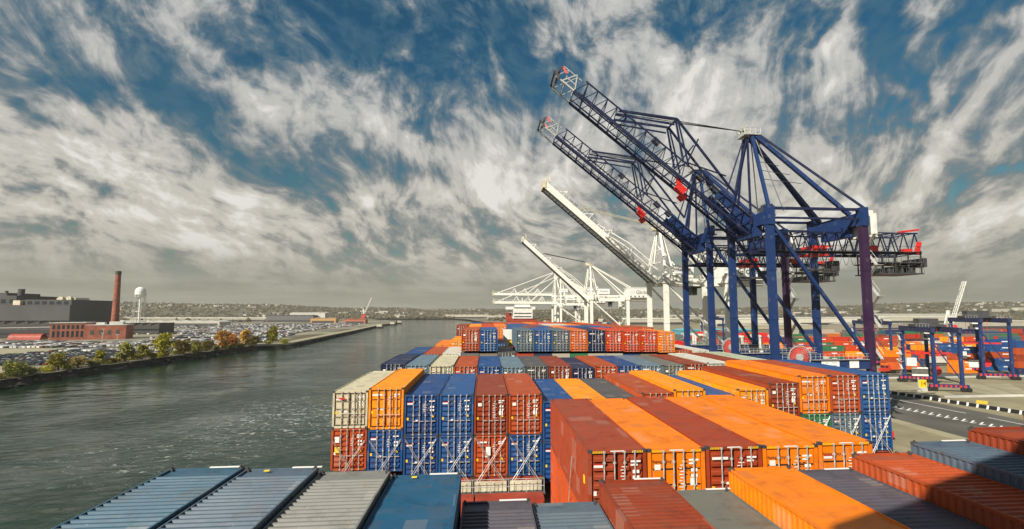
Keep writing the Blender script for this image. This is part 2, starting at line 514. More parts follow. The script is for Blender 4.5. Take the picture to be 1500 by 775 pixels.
def link(name, data, parent=None, loc=(0, 0, 0), rot=(0, 0, 0), color=None):
    o = bpy.data.objects.new(name, data)
    COL.objects.link(o)
    o.location = loc; o.rotation_euler = rot
    if parent:
        o.parent = parent
    if color:
        o.color = (*color, 1)
    return o


def tag(o, label=None, cat=None, group=None, kind=None):
    if label: o['label'] = label
    if cat: o['category'] = cat
    if group: o['group'] = group
    if kind: o['kind'] = kind
    return o


def copy_tree(o, parent=None, color=None):
    c = o.copy(); COL.objects.link(c); c.parent = parent
    if color:
        c.color = (*color, 1)
    for ch in KIDS.get(o.name, []):
        copy_tree_into(ch, c, color)
    return c


KIDS = {}


def copy_tree_into(o, parent, color):
    c = o.copy(); COL.objects.link(c); c.parent = parent
    if color:
        c.color = (*color, 1)
    for ch in KIDS.get(o.name, []):
        copy_tree_into(ch, c, color)


def kid(o, parent):
    KIDS.setdefault(parent.name, []).append(o)
    return o


def shade(me, ang=35):
    me.shade_smooth() if hasattr(me, 'shade_smooth') else None
    return me


def text(name, s, size, parent, loc, rot, m, extrude=.01):
    cu = bpy.data.curves.new(name, 'FONT')
    cu.body = s; cu.size = size; cu.extrude = extrude
    cu.align_x = 'CENTER'; cu.align_y = 'CENTER'
    cu.materials.append(m)
    tmp = link(name, cu)
    me = bpy.data.meshes.new_from_object(tmp.evaluated_get(bpy.context.evaluated_depsgraph_get()))
    bpy.data.objects.remove(tmp)
    me.materials.clear(); me.materials.append(m)
    return link(name, me, parent, loc, rot)
# ================================================================== THE SETTING
WZ = -28.0            # water level, the camera's eye is at 0
GZ = -25.0            # quay level

mb = MB(); mb.face([(-9000, -3000, WZ), (9000, -3000, WZ), (9000, 9000, WZ), (-9000, 9000, WZ)])
tag(link('water', mb.mesh('water', M['water'])), kind='structure')

LEFT_SHORE = [(-171, -1500), (-172, 100), (-174, 200), (-175, 235), (-172, 275), (-169, 326), (-166, 385), (-148, 403),
              (-150, 425), (-163, 640), (-175, 796), (-186, 930), (-183, 1065), (-215, 1250), (-300, 1450), (-370, 1640)]
RIGHT_SHORE = [(-110, 1640), (-45, 1400), (-10, 1150), (54, 900), (54, -1500)]


def build_land():
    from mathutils.geometry import tessellate_polygon
    poly = [(-9000, -1500)] + LEFT_SHORE + RIGHT_SHORE + [(9000, -1500), (9000, 9000), (-9000, 9000)]
    vs = [Vector((x, y, GZ)) for x, y in poly]
    tris = tessellate_polygon([vs])
    me = bpy.data.meshes.new('ground')
    me.from_pydata([tuple(v) for v in vs], [], [tuple(t) for t in tris])
    me.materials.append(M['ground']); MB().fixn(me)
    bm = bmesh.new(); bm.from_mesh(me)
    for f in bm.faces:
        if f.normal.z < 0:
            f.normal_flip()
    bm.to_mesh(me); bm.free()
    tag(link('ground', me), kind='structure')
    # stone bank of the far shore: broken, sloping
    mb = MB(); rng = random.Random(4)
    pts = []
    for (x0, y0), (x1, y1) in zip(LEFT_SHORE[1:], LEFT_SHORE[2:]):
        n = max(2, int(math.hypot(x1 - x0, y1 - y0) / 4))
        pts += [(x0 + (x1 - x0) * i / n, y0 + (y1 - y0) * i / n) for i in range(n)]
    row = []
    for (x, y) in pts:
        j = rng.uniform(-1, 1)
        row.append([(x - .6 + j * .3, y, GZ + .004), (x + .3 + j * .3, y, GZ - 1.4), (x + 1.6 + j, y, WZ + .9), (x + 2.6 + j * 1.3, y, WZ - .6)])
    for a, b in zip(row, row[1:]):
        for k in range(3):
            mb.face([a[k], a[k + 1], b[k + 1], b[k]])
    for i in range(700):
        x, y = rng.choice(pts); s = rng.uniform(.5, 1.5); t = rng.uniform(0, 1)
        cx = x + .2 + 2.4 * t + rng.uniform(-.5, .5); cz = GZ - .5 - 2.6 * t; cy = y + rng.uniform(-2, 2)
        a, b_, c_ = (rng.uniform(.6, 1.3) * s for _ in range(3))
        p = [(cx - a, cy, cz), (cx + a, cy + .2, cz), (cx, cy - b_, cz - .1), (cx + .2, cy + b_, cz), (cx, cy, cz + c_ * .7), (cx, cy, cz - c_ * .6)]
        for q in ((0, 2, 4), (2, 1, 4), (1, 3, 4), (3, 0, 4), (2, 0, 5), (1, 2, 5), (3, 1, 5), (0, 3, 5)):
            mb.face([p[k] for k in q])
    tag(link('riverbank', mb.mesh('riverbank', M['riprap'])), kind='structure')
    # quay wall with its coping
    mb = MB(); mb.box(53.2, 54.4, -300, 900, WZ - 2, GZ + .25)
    q = link('quay_wall', mb.mesh('quay_wall', M['quaywall']))
    tag(q, 'long dark quay wall under the row of ship to shore cranes', 'quay wall')
    # concrete dock on the far bank
    dk = bpy.data.objects.new('river_dock', None); COL.objects.link(dk); dk.location = (-160, 600, GZ)
    tag(dk, 'long pale concrete dock along the far bank beyond the autumn trees', 'dock')
    mb = MB()
    P = [(-147.4, 402.5), (-149.4, 425), (-162.4, 640), (-174.4, 796), (-185.4, 930)]
    for (x0, y0), (x1, y1) in zip(P, P[1:]):
        w = 9
        mb.face([(x0 + 160, y0 - 600, .35), (x1 + 160, y1 - 600, .35), (x1 - w + 160, y1 - 600, .35), (x0 - w + 160, y0 - 600, .35)])
        mb.face([(x0 + 160, y0 - 600, .35), (x0 + 160, y0 - 600, -.9), (x1 + 160, y1 - 600, -.9), (x1 + 160, y1 - 600, .35)])
    x0, y0 = P[0]
    mb.face([(x0 + 160, y0 - 600, .35), (x0 - 19 + 160, y0 - 618, .35), (x0 - 24 + 160, y0 - 600, .35)])
    mb.face([(x0 + 160, y0 - 600, .35), (x0 - 9 + 160, y0 - 600, .35), (x0 - 24 + 160, y0 - 600, .35)])
    mb.face([(x0 + 160, y0 - 600, .35), (x0 + 160, y0 - 600, -.9), (x0 - 19 + 160, y0 - 618, -.9), (x0 - 19 + 160, y0 - 618, .35)])
    link('deck', mb.mesh('dock_deck', M['concrete']), dk)
    mb = MB()
    for (x0, y0), (x1, y1) in zip(P, P[1:]):
        mb.face([(x0 + 159.6, y0 - 600, -.9), (x0 + 159.6, y0 - 600, -4), (x1 + 159.6, y1 - 600, -4), (x1 + 159.6, y1 - 600, -.9)])
        n = int(math.hypot(x1 - x0, y1 - y0) / 6)
        for i in range(n):
            t = i / n
            mb.tube((x0 + (x1 - x0) * t + 160, y0 + (y1 - y0) * t - 600, -4), (x0 + (x1 - x0) * t + 160, y0 + (y1 - y0) * t - 600, .3), .25, 5)
    x0, y0 = P[0]
    mb.face([(x0 + 159.8, y0 - 600, -.9), (x0 + 159.8, y0 - 600, -4), (x0 - 19 + 159.8, y0 - 618, -4), (x0 - 19 + 159.8, y0 - 618, -.9)])
    link('piling', mb.mesh('dock_piling', M['riprap']), dk)


build_land()


# hills all round the horizon, a little higher left and right
def hill_h(x, y):
    r = math.hypot(x, y)
    t = min(1, max(0, (r - 1750) / 1900)); t = t * t * (3 - 2 * t)
    az = math.atan2(x, y)
    top = 31 + 36 * min(1, max(0, (-az - .12) / .38)) + 36 * min(1, max(0, (az - .42) / .36))
    top += 9 * noise.noise(Vector((az * 9, 3, 0))) + 5 * noise.noise(Vector((az * 31, 8, 0)))
    b = 3 * noise.noise(Vector((x * .002, y * .002, 5)))
    return GZ - 1.5 + t * (top + b)


def build_hills():
    mb = MB(); NA, NR = 130, 22
    k = []
    for i in range(NA + 1):
        az = -1.25 + 2.5 * i / NA
        for j in range(NR + 1):
            r = 1700 + (7000 - 1700) * (j / NR) ** 1.5
            x, y = r * math.sin(az), r * math.cos(az)
            mb.v.append((x, y, hill_h(x, y)))
    for i in range(NA):
        for j in range(NR):
            a = i * (NR + 1) + j
            mb.f.append((a, a + NR + 1, a + NR + 2, a + 1)); mb.mi.append(0)
    me = mb.mesh('hills', M['hill']); MB().fixn(me)
    bm = bmesh.new(); bm.from_mesh(me)
    for f in bm.faces:
        if f.normal.z < 0: f.normal_flip()
    bm.to_mesh(me); bm.free(); me.shade_smooth()
    tag(link('hills', me), kind='structure')
    # the town and its trees, too far and too many to count
    rng = random.Random(8)
    mb = MB()
    for i in range(3900):
        az = rng.uniform(-.86, .95)
        r = 900 + 3000 * rng.random() ** .8
        x, y = r * math.sin(az), r * math.cos(az)
        if -700 < x < 260 and y < 1650 : continue
        if x > 0 and y < 1000: continue
        if noise.noise(Vector((x * .0016, y * .0016, 2))) < -.08: continue
        z = max(GZ, hill_h(x, y)) - .5
        big = rng.random() < .10
        w = rng.uniform(14, 46) if big else rng.uniform(5, 12)
        d = rng.uniform(10, 30) if big else rng.uniform(5, 12)
        h = rng.uniform(5, 11) if big else rng.uniform(4, 9)
        mb.box(x - w / 2, x + w / 2, y - d / 2, y + d / 2, z, z + h)
    tag(link('distant_town', mb.mesh('distant_town', M['town'])), 'pale and dark houses of the town scattered along the whole horizon', 'town', kind='stuff')
    mb = MB()
    for i in range(9500):
        az = rng.uniform(-.9, 1.0)
        r = 760 + 3100 * rng.random() ** .75
        x, y = r * math.sin(az), r * math.cos(az)
        if -640 < x < 300 and y < 1180: continue
        if -400 < x < 0 and y < 1660 : continue
        if x > 0 and y < 950: continue
        z = max(GZ, hill_h(x, y)) - 1
        s = rng.uniform(3.5, 8.5)
        a, b_, c_ = s * rng.uniform(.7, 1.4), s * rng.uniform(.7, 1.3), s * rng.uniform(.9, 1.6)
        k = len(mb.v)
        mb.v += [(x - a, y, z + c_ * .3), (x + a, y, z + c_ * .4), (x, y - b_, z + c_ * .35), (x, y + b_, z + c_ * .3), (x + rng.uniform(-1, 1), y, z + c_), (x, y, z)]
        for q in ((0, 2, 4), (2, 1, 4), (1, 3, 4), (3, 0, 4), (0, 5, 2), (2, 5, 1)):
            mb.f.append(tuple(k + i for i in q)); mb.mi.append(0)
    tag(link('far_woods', mb.mesh('far_woods', M['woods'])), 'brown and olive autumn woods between the far houses below the horizon', 'woods', kind='stuff')


build_hills()


# ---------------------------------------------------------------- terminal roads, kerbs and markings
def lerp2(a, b, t): return (a[0] + (b[0] - a[0]) * t, a[1] + (b[1] - a[1]) * t)


def build_roads():
    z = GZ + .004
    mb = MB(); mb.face([(94.3, -100, z), (131.5, -100, z), (119.8, 176, z), (93.2, 176, z)])
    mb.face([(93.2, 176, z), (500, 176 + 24, z), (500, 206, z), (93.2, 187, z)])
    tag(link('road', mb.mesh('road', M['asphalt'])), kind='structure')
    k = GZ + .12
    mb = MB(); mb.box(91.4, 94.2, -100, 187, GZ - .2, k)
    tag(link('road_kerb', mb.mesh('road_kerb', M['concrete'])), kind='structure')
    # painted markings
    z = GZ + .009
    mb = MB()
    def strip(a, b, w):
        d = Vector((b[0] - a[0], b[1] - a[1], 0)).normalized(); n = Vector((-d.y, d.x, 0)) * w / 2
        A = Vector((*a, z)); B = Vector((*b, z)); mb.face([A - n, B - n, B + n, A + n])
    strip((114.4, 146), (117.1, 116), .35); strip((117.6, 111), (118.4, 101), .35)
    for i in range(26):
        t = i / 16
        y = 130 - 1.35 * i * 1.35
        x = 106 + (130 - y) * .17
        strip((x - 1.7, y - 2.1), (x + 1.5, y + .2), .4)
        strip((x - 1.7, y - 2.1), (x - .2, y - 2.0), .35)
    for i in range(8):
        strip((98, 178 + i * .0), (98.01, 178.1), .1)
    tag(link('road_markings', mb.mesh('road_markings', M['marks'])), kind='structure')
    # raised concrete runways of the yard
    mb = MB()
    mb.box(132.5, 178, 136.6, 137.6, GZ - .2, GZ + .5)
    mb.box(140, 300, 176.5, 178, GZ - .2, GZ + .4)
    tag(link('yard_kerb', mb.mesh('yard_kerb', M['roofpale'])), kind='structure')
    mb = MB()
    z = GZ + .006
    mb.face([(148.5, 140, z), (163, 139.5, z), (179, 160.5, z), (152.5, 163, z)])
    mb.face([(127, 141, z), (139, 140.4, z), (150, 165, z), (138, 168, z)])
    tag(link('yard_slab', mb.mesh('yard_slab', M['concrete'])), kind='structure')
    z = GZ + .012
    mb = MB()
    for a, b in (((148.8, 140.2), (152.7, 162.8)), ((153.5, 140), (160, 162.2)), ((158.5, 139.8), (169.5, 161.5)), ((149.5, 147), (168, 146)), ((151, 155), (174, 153.6))):
        strip(a, b, .25)
    tag(link('slab_joints', mb.mesh('slab_joints', M['roofdark'])), kind='structure')
    mb = MB(); strip((133, 127), (138, 131.5), 2.4)
    tag(link('yellow_marking', mb.mesh('yellow_marking', M['yellow'])), kind='structure')
    # loose barriers between road and yard: dark blocks with white ends
    body = MB(); body.prism([(-.45, -.9), (.45, -.9), (.45, .9), (-.45, .9)], 0, .28); body.prism([(-.22, -.9), (.22, -.9), (.22, .9), (-.22, .9)], .28, .85)
    bm_ = body.mesh('barrier_body', M['black'])
    capm = MB()
    for s in (-1, 1):
        capm.box(-.47, .47, s * 1.05 - .15, s * 1.05 + .15, 0, .3); capm.box(-.24, .24, s * 1.05 - .15, s * 1.05 + .15, .3, .87)
    cm = capm.mesh('barrier_end', M['marks'])
    for i in range(22):
        p = lerp2((120.2, 152.3), (131.3, 106), i / 21)
        o = link('road_barrier', bm_, None, (p[0], p[1], GZ), (0, 0, .235))
        tag(o, 'low dark road barrier with white ends along the terminal road edge', 'barrier', 'barriers along the terminal road')
        link('end_block', cm, o)


build_roads()


# ---------------------------------------------------------------- our ship's hull and deckhouse
def build_ship():
    s = bpy.data.objects.new('container_ship_hull', None); COL.objects.link(s); s.location = (10.5, 0, WZ)
    tag(s, 'hull of the container ship under the camera carrying all the container rows', 'ship')
    xl, xr = -11.6 - 10.5, 32.6 - 10.5
    out = [(xl, -70), (xr, -70), (xr, 100), (xr - 5, 122), (xr - 13, 142), (0, 160), (xl + 13, 142), (xl + 5, 122), (xl, 100)]
    mb = MB(); mb.prism(out, -3, 13.0); me = mb.mesh('hull', M['hull']); link('hull', mb.fixn(me), s)
    mb = MB(); mb.prism([(x * .985, y) for x, y in out], 13.0, 13.08); me = mb.mesh('deck', M['deck']); link('deck', mb.fixn(me), s)
    # deckhouse: the bridge roof the camera stands on and, behind it, an unseen superstructure block shaped for the shadow it throws
    mb = MB(); mb.box(-23, 23, -22, 1.6, 13.1, 26.2)
    h = link('deckhouse', mb.mesh('deckhouse', M['white']), s)
    mb = MB(); mb.prism([(-21.4, -7.1), (-10.2, -2.5), (17.5, -2.5), (17.5, -18), (-21.4, -18)], 26.25, 43.5)
    me = mb.mesh('shadow_casting_block', M['cream']); link('shadow_casting_block', mb.fixn(me), s)


build_ship()


# ---------------------------------------------------------------- the air between here and the horizon
def build_haze():
    mb = MB(); mb.box(-9600, 9600, -3400, 9600, WZ - 4.5, 84)
    m = bpy.data.materials.new('haze'); m.use_nodes = True
    g = NT(m.node_tree)
    out = g.n('ShaderNodeOutputMaterial'); v = g.n('ShaderNodeVolumePrincipled')
    v.inputs['Color'].default_value = (.86, .84, .76, 1); v.inputs['Density'].default_value = .00009; v.inputs['Anisotropy'].default_value = .2
    g.put(out.inputs[1], v.outputs[0])
    tag(link('haze', mb.mesh('haze', m)), kind='stuff')


build_haze()
# ================================================================== CONTAINERS
CW, CL = 2.438, 12.192
PITCH, X0 = 2.5, -10.8
H1, H2 = 2.591, 2.896


def wall_corr(mb, x, sgn, y0, y1, z0, z1, pitch=.278, depth=.036, mi=0):
    """corrugated side wall in the plane x, bulging inward"""
    prof = []
    y = y0; i = 0
    seq = [(0.0, .07), (0.0, .068), (1.0, .07), (1.0, .07)]
    prof.append((y0, 0.0))
    y = y0 + .06
    while y < y1 - .2:
        prof += [(y, 0.0), (y + .068, depth), (y + .068 + .07, depth), (y + .206, 0.0)]
        y += pitch
    prof.append((y1, 0.0))
    k = len(mb.v)
    for (yy, d) in prof:
        mb.v.append((x - sgn * d, yy, z0)); mb.v.append((x - sgn * d, yy, z1))
    for i in range(len(prof) - 1):
        a = k + 2 * i
        mb.f.append((a, a + 2, a + 3, a + 1) if sgn > 0 else (a, a + 1, a + 3, a + 2)); mb.mi.append(mi)


def end_corr(mb, y, x0, x1, z0, z1, pitch=.25, depth=.045, mi=0):
    prof = [(x0, 0.0)]
    x = x0 + .05
    while x < x1 - .2:
        prof += [(x, 0.0), (x + .05, depth), (x + .125, depth), (x + .175, 0.0)]
        x += pitch
    prof.append((x1, 0.0))
    k = len(mb.v)
    for (xx, d) in prof:
        mb.v.append((xx, y + d, z0)); mb.v.append((xx, y + d, z1))
    for i in range(len(prof) - 1):
        a = k + 2 * i
        mb.f.append((a, a + 2, a + 3, a + 1)); mb.mi.append(mi)


def roof_corr(mb, x0, x1, y0, y1, z, pitch, depth, mi=0):
    prof = [(y0, 0.0), (y0 + .25, 0.0)]
    y = y0 + .3
    w = pitch * (.13 if depth > .05 else .22)
    while y < y1 - .3 - pitch:
        prof += [(y, 0.0), (y + w, depth), (y + w + pitch * .30, depth), (y + 2 * w + pitch * .30, 0.0)]
        y += pitch
    prof += [(y1 - .25, 0.0), (y1, 0.0)]
    k = len(mb.v)
    for (yy, d) in prof:
        mb.v.append((x0, yy, z - depth + d)); mb.v.append((x1, yy, z - depth + d))
    for i in range(len(prof) - 1):
        a = k + 2 * i
        mb.f.append((a, a + 1, a + 3, a + 2)); mb.mi.append(mi)


def shell_mesh(h, roof, L=CL):
    mb = MB(); w = CW / 2; l = L / 2
    wall_corr(mb, -w + .02, -1, -l + .12, l - .12, .16, h - .08)
    wall_corr(mb, w - .02, 1, -l + .12, l - .12, .16, h - .08)
    mb.face([(w - .06, l - .04, .1), (-w + .06, l - .04, .1), (-w + .06, l - .04, h - .06), (w - .06, l - .04, h - .06)])
    p, d = {'ribbed': (.285, .060), 'fine': (.28, .024), 'smooth': (1.15, .016)}[roof]
    roof_corr(mb, -w + .05, w - .05, -l + .1, l - .1, h - (.040 if roof != 'ribbed' else .012), p, d)
    mb.face([(-w + .05, -l + .1, .14), (-w + .05, l - .1, .14), (w - .05, l - .1, .14), (w - .05, -l + .1, .14)])
    return mb.mesh('container_shell', M['paint'])


def frame_mesh(h, L=CL):
    mb = MB(); w = CW / 2; l = L / 2; c = .16
    for sx in (-1, 1):
        for sy in (-1, 1):
            x0 = sx * w; x1 = sx * (w - .14); y0 = sy * l; y1 = sy * (l - .12)
            mb.box(min(x0, x1), max(x0, x1), min(y0, y1), max(y0, y1), .12, h - .12, 0)
            for z0, z1 in ((0, .125), (h - .118, h + .004)):
                x1 = sx * (w - .165); y1 = sy * (l - .18)
                xa, xb = sorted((sx * (w + .003), x1)); ya, yb = sorted((sy * (l + .003), y1))
                mb.box(xa, xb, ya, yb, z0, z1, 1)
        xa, xb = sorted((sx * (w - .001), sx * (w - .06)))
        mb.box(xa, xb, -l + .16, l - .16, .02, .17, 0)
        mb.box(xa, xb, -l + .16, l - .16, h - .10, h - .006, 0)
    for sy in (-1, 1):
        ya, yb = sorted((sy * (l - .001), sy * (l - .10)))
        mb.box(-w + .14, w - .14, ya, yb, .01, .16, 0)
        mb.box(-w + .14, w - .14, ya, yb, h - .13, h - .008, 0)
    # rubber-dark reveal behind the doors
    mb.box(-w + .13, w - .13, -l + .112, -l + .13, .15, h - .12, 2)
    # casting holes
    return mb.mesh('container_frame', [M['paint'], M['steel'], M['gap']])


def door_mesh(h, style, side, var=0):
    """side -1: left leaf. local origin at the container's base centre"""
    mb = MB(); l = -CL / 2; w = CW / 2
    xa, xb = (-w + .18, -.03) if side < 0 else (.03, w - .18)
    z0, z1 = .21, h - .185
    yb = l + .075
    if style == 'bars':
        mb.box(xa, xb, yb, yb + .03, z0, z1, 0)
        segs = ((xa + .03, xa + .47), (xa + .53, xb - .13)) if side < 0 else ((xa + .13, xb - .53), (xb - .47, xb - .03))
        n = 7 if h > 2.7 else 6
        st = (z1 - z0) / n
        for sx0, sx1 in segs:
            for i in range(n):
                a = z0 + st * i + st * .14; b = a + st * .56; k = len(mb.v); dy = .085; e = .04
                mb.v += [(sx0, yb - .002, a), (sx1, yb - .002, a), (sx1, yb - .002, b), (sx0, yb - .002, b),
                         (sx0 + .02, yb - dy, a + e), (sx1 - .02, yb - dy, a + e), (sx1 - .02, yb - dy, b - e), (sx0 + .02, yb - dy, b - e)]
                for q in ((4, 5, 6, 7), (0, 1, 5, 4), (1, 2, 6, 5), (2, 3, 7, 6), (3, 0, 4, 7)):
                    mb.f.append(tuple(k + j for j in q)); mb.mi.append(0)
    elif style == 'grid':
        mb.box(xa, xb, yb, yb + .03, z0, z1, 0)
        st = (z1 - z0) / 4; sw = (xb - xa) / 2
        for i in range(4):
            for j in range(2):
                a0, a1 = xa + sw * j + .04, xa + sw * (j + 1) - .04; b0, b1 = z0 + st * i + .035, z0 + st * (i + 1) - .035
                mb.box(a0, a1, yb - .03, yb - .001, b0, b1, 0)
                for (p, q_) in (((a0, b0), (a1, b0)), ((a0, b1), (a1, b1))):
                    mb.box(p[0], q_[0], yb - .036, yb - .031, p[1] - .012, p[1] + .012, 1)
                for xx in (a0, a1):
                    mb.box(xx - .012, xx + .012, yb - .036, yb - .031, b0, b1, 1)
    else:
        mb.box(xa, xb, yb - .02, yb + .03, z0, z1, 0)
        for i in range(1, 4):
            zz = z0 + (z1 - z0) * i / 4
            mb.box(xa + .03, xb - .03, yb - .034, yb - .021, zz - .03, zz + .03, 1)
    # edge gaskets
    mb.box(xa - .03, xb + .03, yb + .031, yb + .034, z0 - .035, z1 + .035, 1)
    # stencilled data panel, placards and stickers, placed differently on each variant
    rng = random.Random(int(h * 10) + side * 3 + len(style) + var * 17)
    yo = yb - (.090 if style == 'bars' else .040)
    H = z1 - z0
    def mark(x, z, w, hh, mi=2): mb.box(x, x + w, yo - .004, yo, z, z + hh, mi)
    if side > 0:
        xr = xb - .06
        for k, wd in enumerate((.42, .30)[:1 + var % 2 + (var == 2)]):
            mark(xr - .44, z0 + H * (.875 - .055 * k), wd, .075)
        if var != 1:
            for r_ in range(2):
                for c_ in range(2): mark(xr - .36 + c_ * .17, z0 + H * (.70 - .09 * r_), .11, .13)
        for k in range(5 if var != 3 else 9):
            mark(xa + .08 + (.0 if k % 2 else .05), z0 + H * (.80 - .05 * k), rng.uniform(.12, .26), .035)
        x, zz = xb - .24, z0 + H * rng.uniform(.34, .44)
        mb.face([(x - .11, yo - .004, zz), (x + .11, yo - .004, zz), (x, yo - .004, zz + .20)], 3)
        if var == 3: mark(xa + .55, z0 + H * .48, .28, .30)
    else:
        if var in (0, 2): mark(xa + .04, z0 + H * .80, .38, .10); mark(xa + .04, z0 + H * .842, .38, .05, 4)
        if var == 1: mark(xa + .06, z0 + H * .86, .70, .11)
        if var == 3: mark(xa + .10, z0 + H * .74, .26, .22)
        mark(xa + .02, z0 + H * .36, .13, .18, 3 if var != 2 else 2)
        if var != 3: mark(xb - .36, z0 + H * rng.uniform(.12, .5), .16, .10)
    return mb.mesh('container_door', [M['paint'], M['gap'], M['marks'], M['yellow'], M['red']])


def rod_mesh(h):
    mb = MB(); y = -CL / 2 - .035
    mb.tube((0, y, .06), (0, y, h - .05), .028, 6, 0)
    for z in (.09, .5, h * .5, h - .5, h - .08):
        mb.box(-.055, .055, y - .01, y + .06, z - .04, z + .04, 0)
    mb.box(-.03, .30, y - .05, y - .02, 1.02, 1.06, 0)
    return mb.mesh('lock_rod', M['galv'])


MESH = {}
NVAR = 0


def cm(key, f, *a):
    if key not in MESH:
        MESH[key] = f(*a)
    return MESH[key]


def container(x, y, z, h, color, label, style='bars', roof='smooth', detail=3, group=None, extras=None):
    """y is the door-end plane, z the bottom. detail 3: doors and rods, 2: shell and frame, 1: one mesh"""
    if detail == 1:
        o = link('shipping_container', cm(('far', h), far_mesh, h), None, (x, y + CL / 2, z), color=color)
        tag(o, label, 'container', group)
        return o
    t = bpy.data.objects.new('shipping_container', None); COL.objects.link(t)
    t.location = (x, y + CL / 2, z)
    tag(t, label, 'container', group)
    link('shell', cm(('shell', h, roof), shell_mesh, h, roof), t, color=color)
    link('frame', cm(('frame', h), frame_mesh, h), t, color=color)
    if detail == 3:
        global NVAR
        NVAR += 1
        var = (NVAR * 7 // 3) % 4
        if color in (C['blue'], C['blue2'], C['vblue']): var = 0
        for s in (-1, 1):
            d = link('door', cm(('door', h, style, s, var), door_mesh, h, style, s, var), t, color=color)
            for off in ((.50, .93) if s < 0 else (.28, .71)):
                xx = (-CW / 2 + .155 + off) if s < 0 else (.012 + off)
                link('lock_rod', cm(('rod', h), rod_mesh, h), d, (xx, 0, 0))
    return t


def far_mesh(h, L=CL):
    """a container seen small: corrugated walls, roof, doors with rods in one mesh"""
    mb = MB(); w = CW / 2; l = L / 2
    wall_corr(mb, -w + .02, -1, -l + .1, l - .1, .1, h - .05, .556, .05)
    wall_corr(mb, w - .02, 1, -l + .1, l - .1, .1, h - .05, .556, .05)
    mb.face([(-w + .03, -l + .05, h - .03), (w - .03, -l + .05, h - .03), (w - .03, l - .05, h - .03), (-w + .03, l - .05, h - .03)])
    mb.face([(w - .03, l - .03, 0), (-w + .03, l - .03, 0), (-w + .03, l - .03, h), (w - .03, l - .03, h)])
    mb.box(-w + .1, w - .1, -l + .04, -l + .08, .1, h - .1, 0)
    for sx in (-1, 1):
        for sy in (-1, 1):
            xa, xb = sorted((sx * w, sx * (w - .15))); ya, yb = sorted((sy * l, sy * (l - .14)))
            mb.box(xa, xb, ya, yb, 0, h, 0)
        xa, xb = sorted((sx * (w - .001), sx * (w - .07)))
        mb.box(xa, xb, -l + .14, l - .14, h - .12, h - .002, 0); mb.box(xa, xb, -l + .14, l - .14, .0, .15, 0)
    mb.box(-w + .15, w - .15, -l + .002, -l + .08, h - .14, h - .004, 0)
    mb.box(-w + .15, w - .15, -l + .002, -l + .08, .0, .16, 0)
    for x in (-.62, -.22, .22, .62):
        mb.box(x - .035, x + .035, -l - .04, -l + .03, .1, h - .08, 1)
    for i in range(5):
        z = .35 + i * (h - .7) / 4
        for a, b in ((-1.05, -.68), (-.56, -.28), (.28, .56), (.68, 1.05)):
            mb.box(a, b, -l - .0, -l + .04, z - .10, z + .10, 0)
            mb.box(a, b, -l - .004, -l + .04, z - .14, z - .102, 2)  # black strip below each door bar: the bar's shade put into the colour
    mb.box(.30, .58, -l - .012, -l + .03, h * .70, h * .74, 3); mb.box(.70, 1.0, -l - .012, -l + .03, h * .78, h * .83, 3)
    mb.box(.70, .98, -l - .012, -l + .03, h * .60, h * .66, 3); mb.box(-1.0, -.72, -l - .012, -l + .03, h * .72, h * .77, 3)
    return mb.mesh('small_container', [M['paint'], M['galv'], M['gap'], M['marks']])


C = dict(cream=(.58, .53, .37), orange=(.84, .205, .001), yorange=(.92, .295, .001), blue=(.009, .058, .200), blue2=(.016, .085, .255), navy=(.012, .024, .075),
         brown=(.25, .040, .013), red=(.55, .055, .010), rust=(.40, .066, .014), teal=(.035, .105, .165), bgrey=(.085, .135, .175),
         lgrey=(.20, .205, .20), grey=(.085, .085, .090), purple=(.062, .058, .085), green=(.03, .16, .07), ggrey=(.145, .155, .135),
         white=(.60, .60, .53), vblue=(.006, .068, .235), slate=(.10, .13, .16), wgreen=(.42, .48, .36))
WORD = dict(cream='cream', orange='orange', yorange='bright yellow-orange', blue='dark blue', blue2='mid blue', navy='navy blue', brown='brown-red', red='red',
            rust='rust red', teal='teal-grey', bgrey='blue-grey', lgrey='light grey', grey='dark grey', purple='purple-grey', green='green',
            ggrey='greenish grey', white='off-white', vblue='vivid blue', slate='slate blue', wgreen='pale greenish white')
ORD = ['first', 'second', 'third', 'fourth', 'fifth', 'sixth', 'seventh', 'eighth', 'ninth', 'tenth', 'eleventh', 'twelfth', 'thirteenth', 'fourteenth',
       'fifteenth', 'sixteenth', 'seventeenth']


def colx(i): return X0 + PITCH * (i + .5)


def hatch(x0, x1, y0, y1, ztop, label, m='deck'):
    o = bpy.data.objects.new('hatch_cover', None); COL.objects.link(o); o.location = ((x0 + x1) / 2, (y0 + y1) / 2, -15)
    w, l = (x1 - x0) / 2, (y1 - y0) / 2
    mb = MB(); mb.box(-w + .15, w - .15, -l + .2, l - .2, .08, ztop + 15 - .35); link('coaming', mb.mesh('coaming', M['deck']), o)
    mb = MB(); mb.box(-w + .03, w - .03, -l, l, ztop + 15 - .348, ztop + 15 - .01)
    n = int((x1 - x0) / 2.5)
    for i in range(n + 1):
        x = -w + (x1 - x0) * i / n
        mb.box(max(-w, x - .1), min(w, x + .1), -l - .06, -l - .002, ztop + 15 - 1.1, ztop + 15 - .05)
    link('cover_plate', mb.mesh('cover_plate', M[m]), o)
    tag(o, label, 'hatch cover')
    return o


HIDDEN = []      # lower tiers nothing of which shows: they go into the uncountable mass

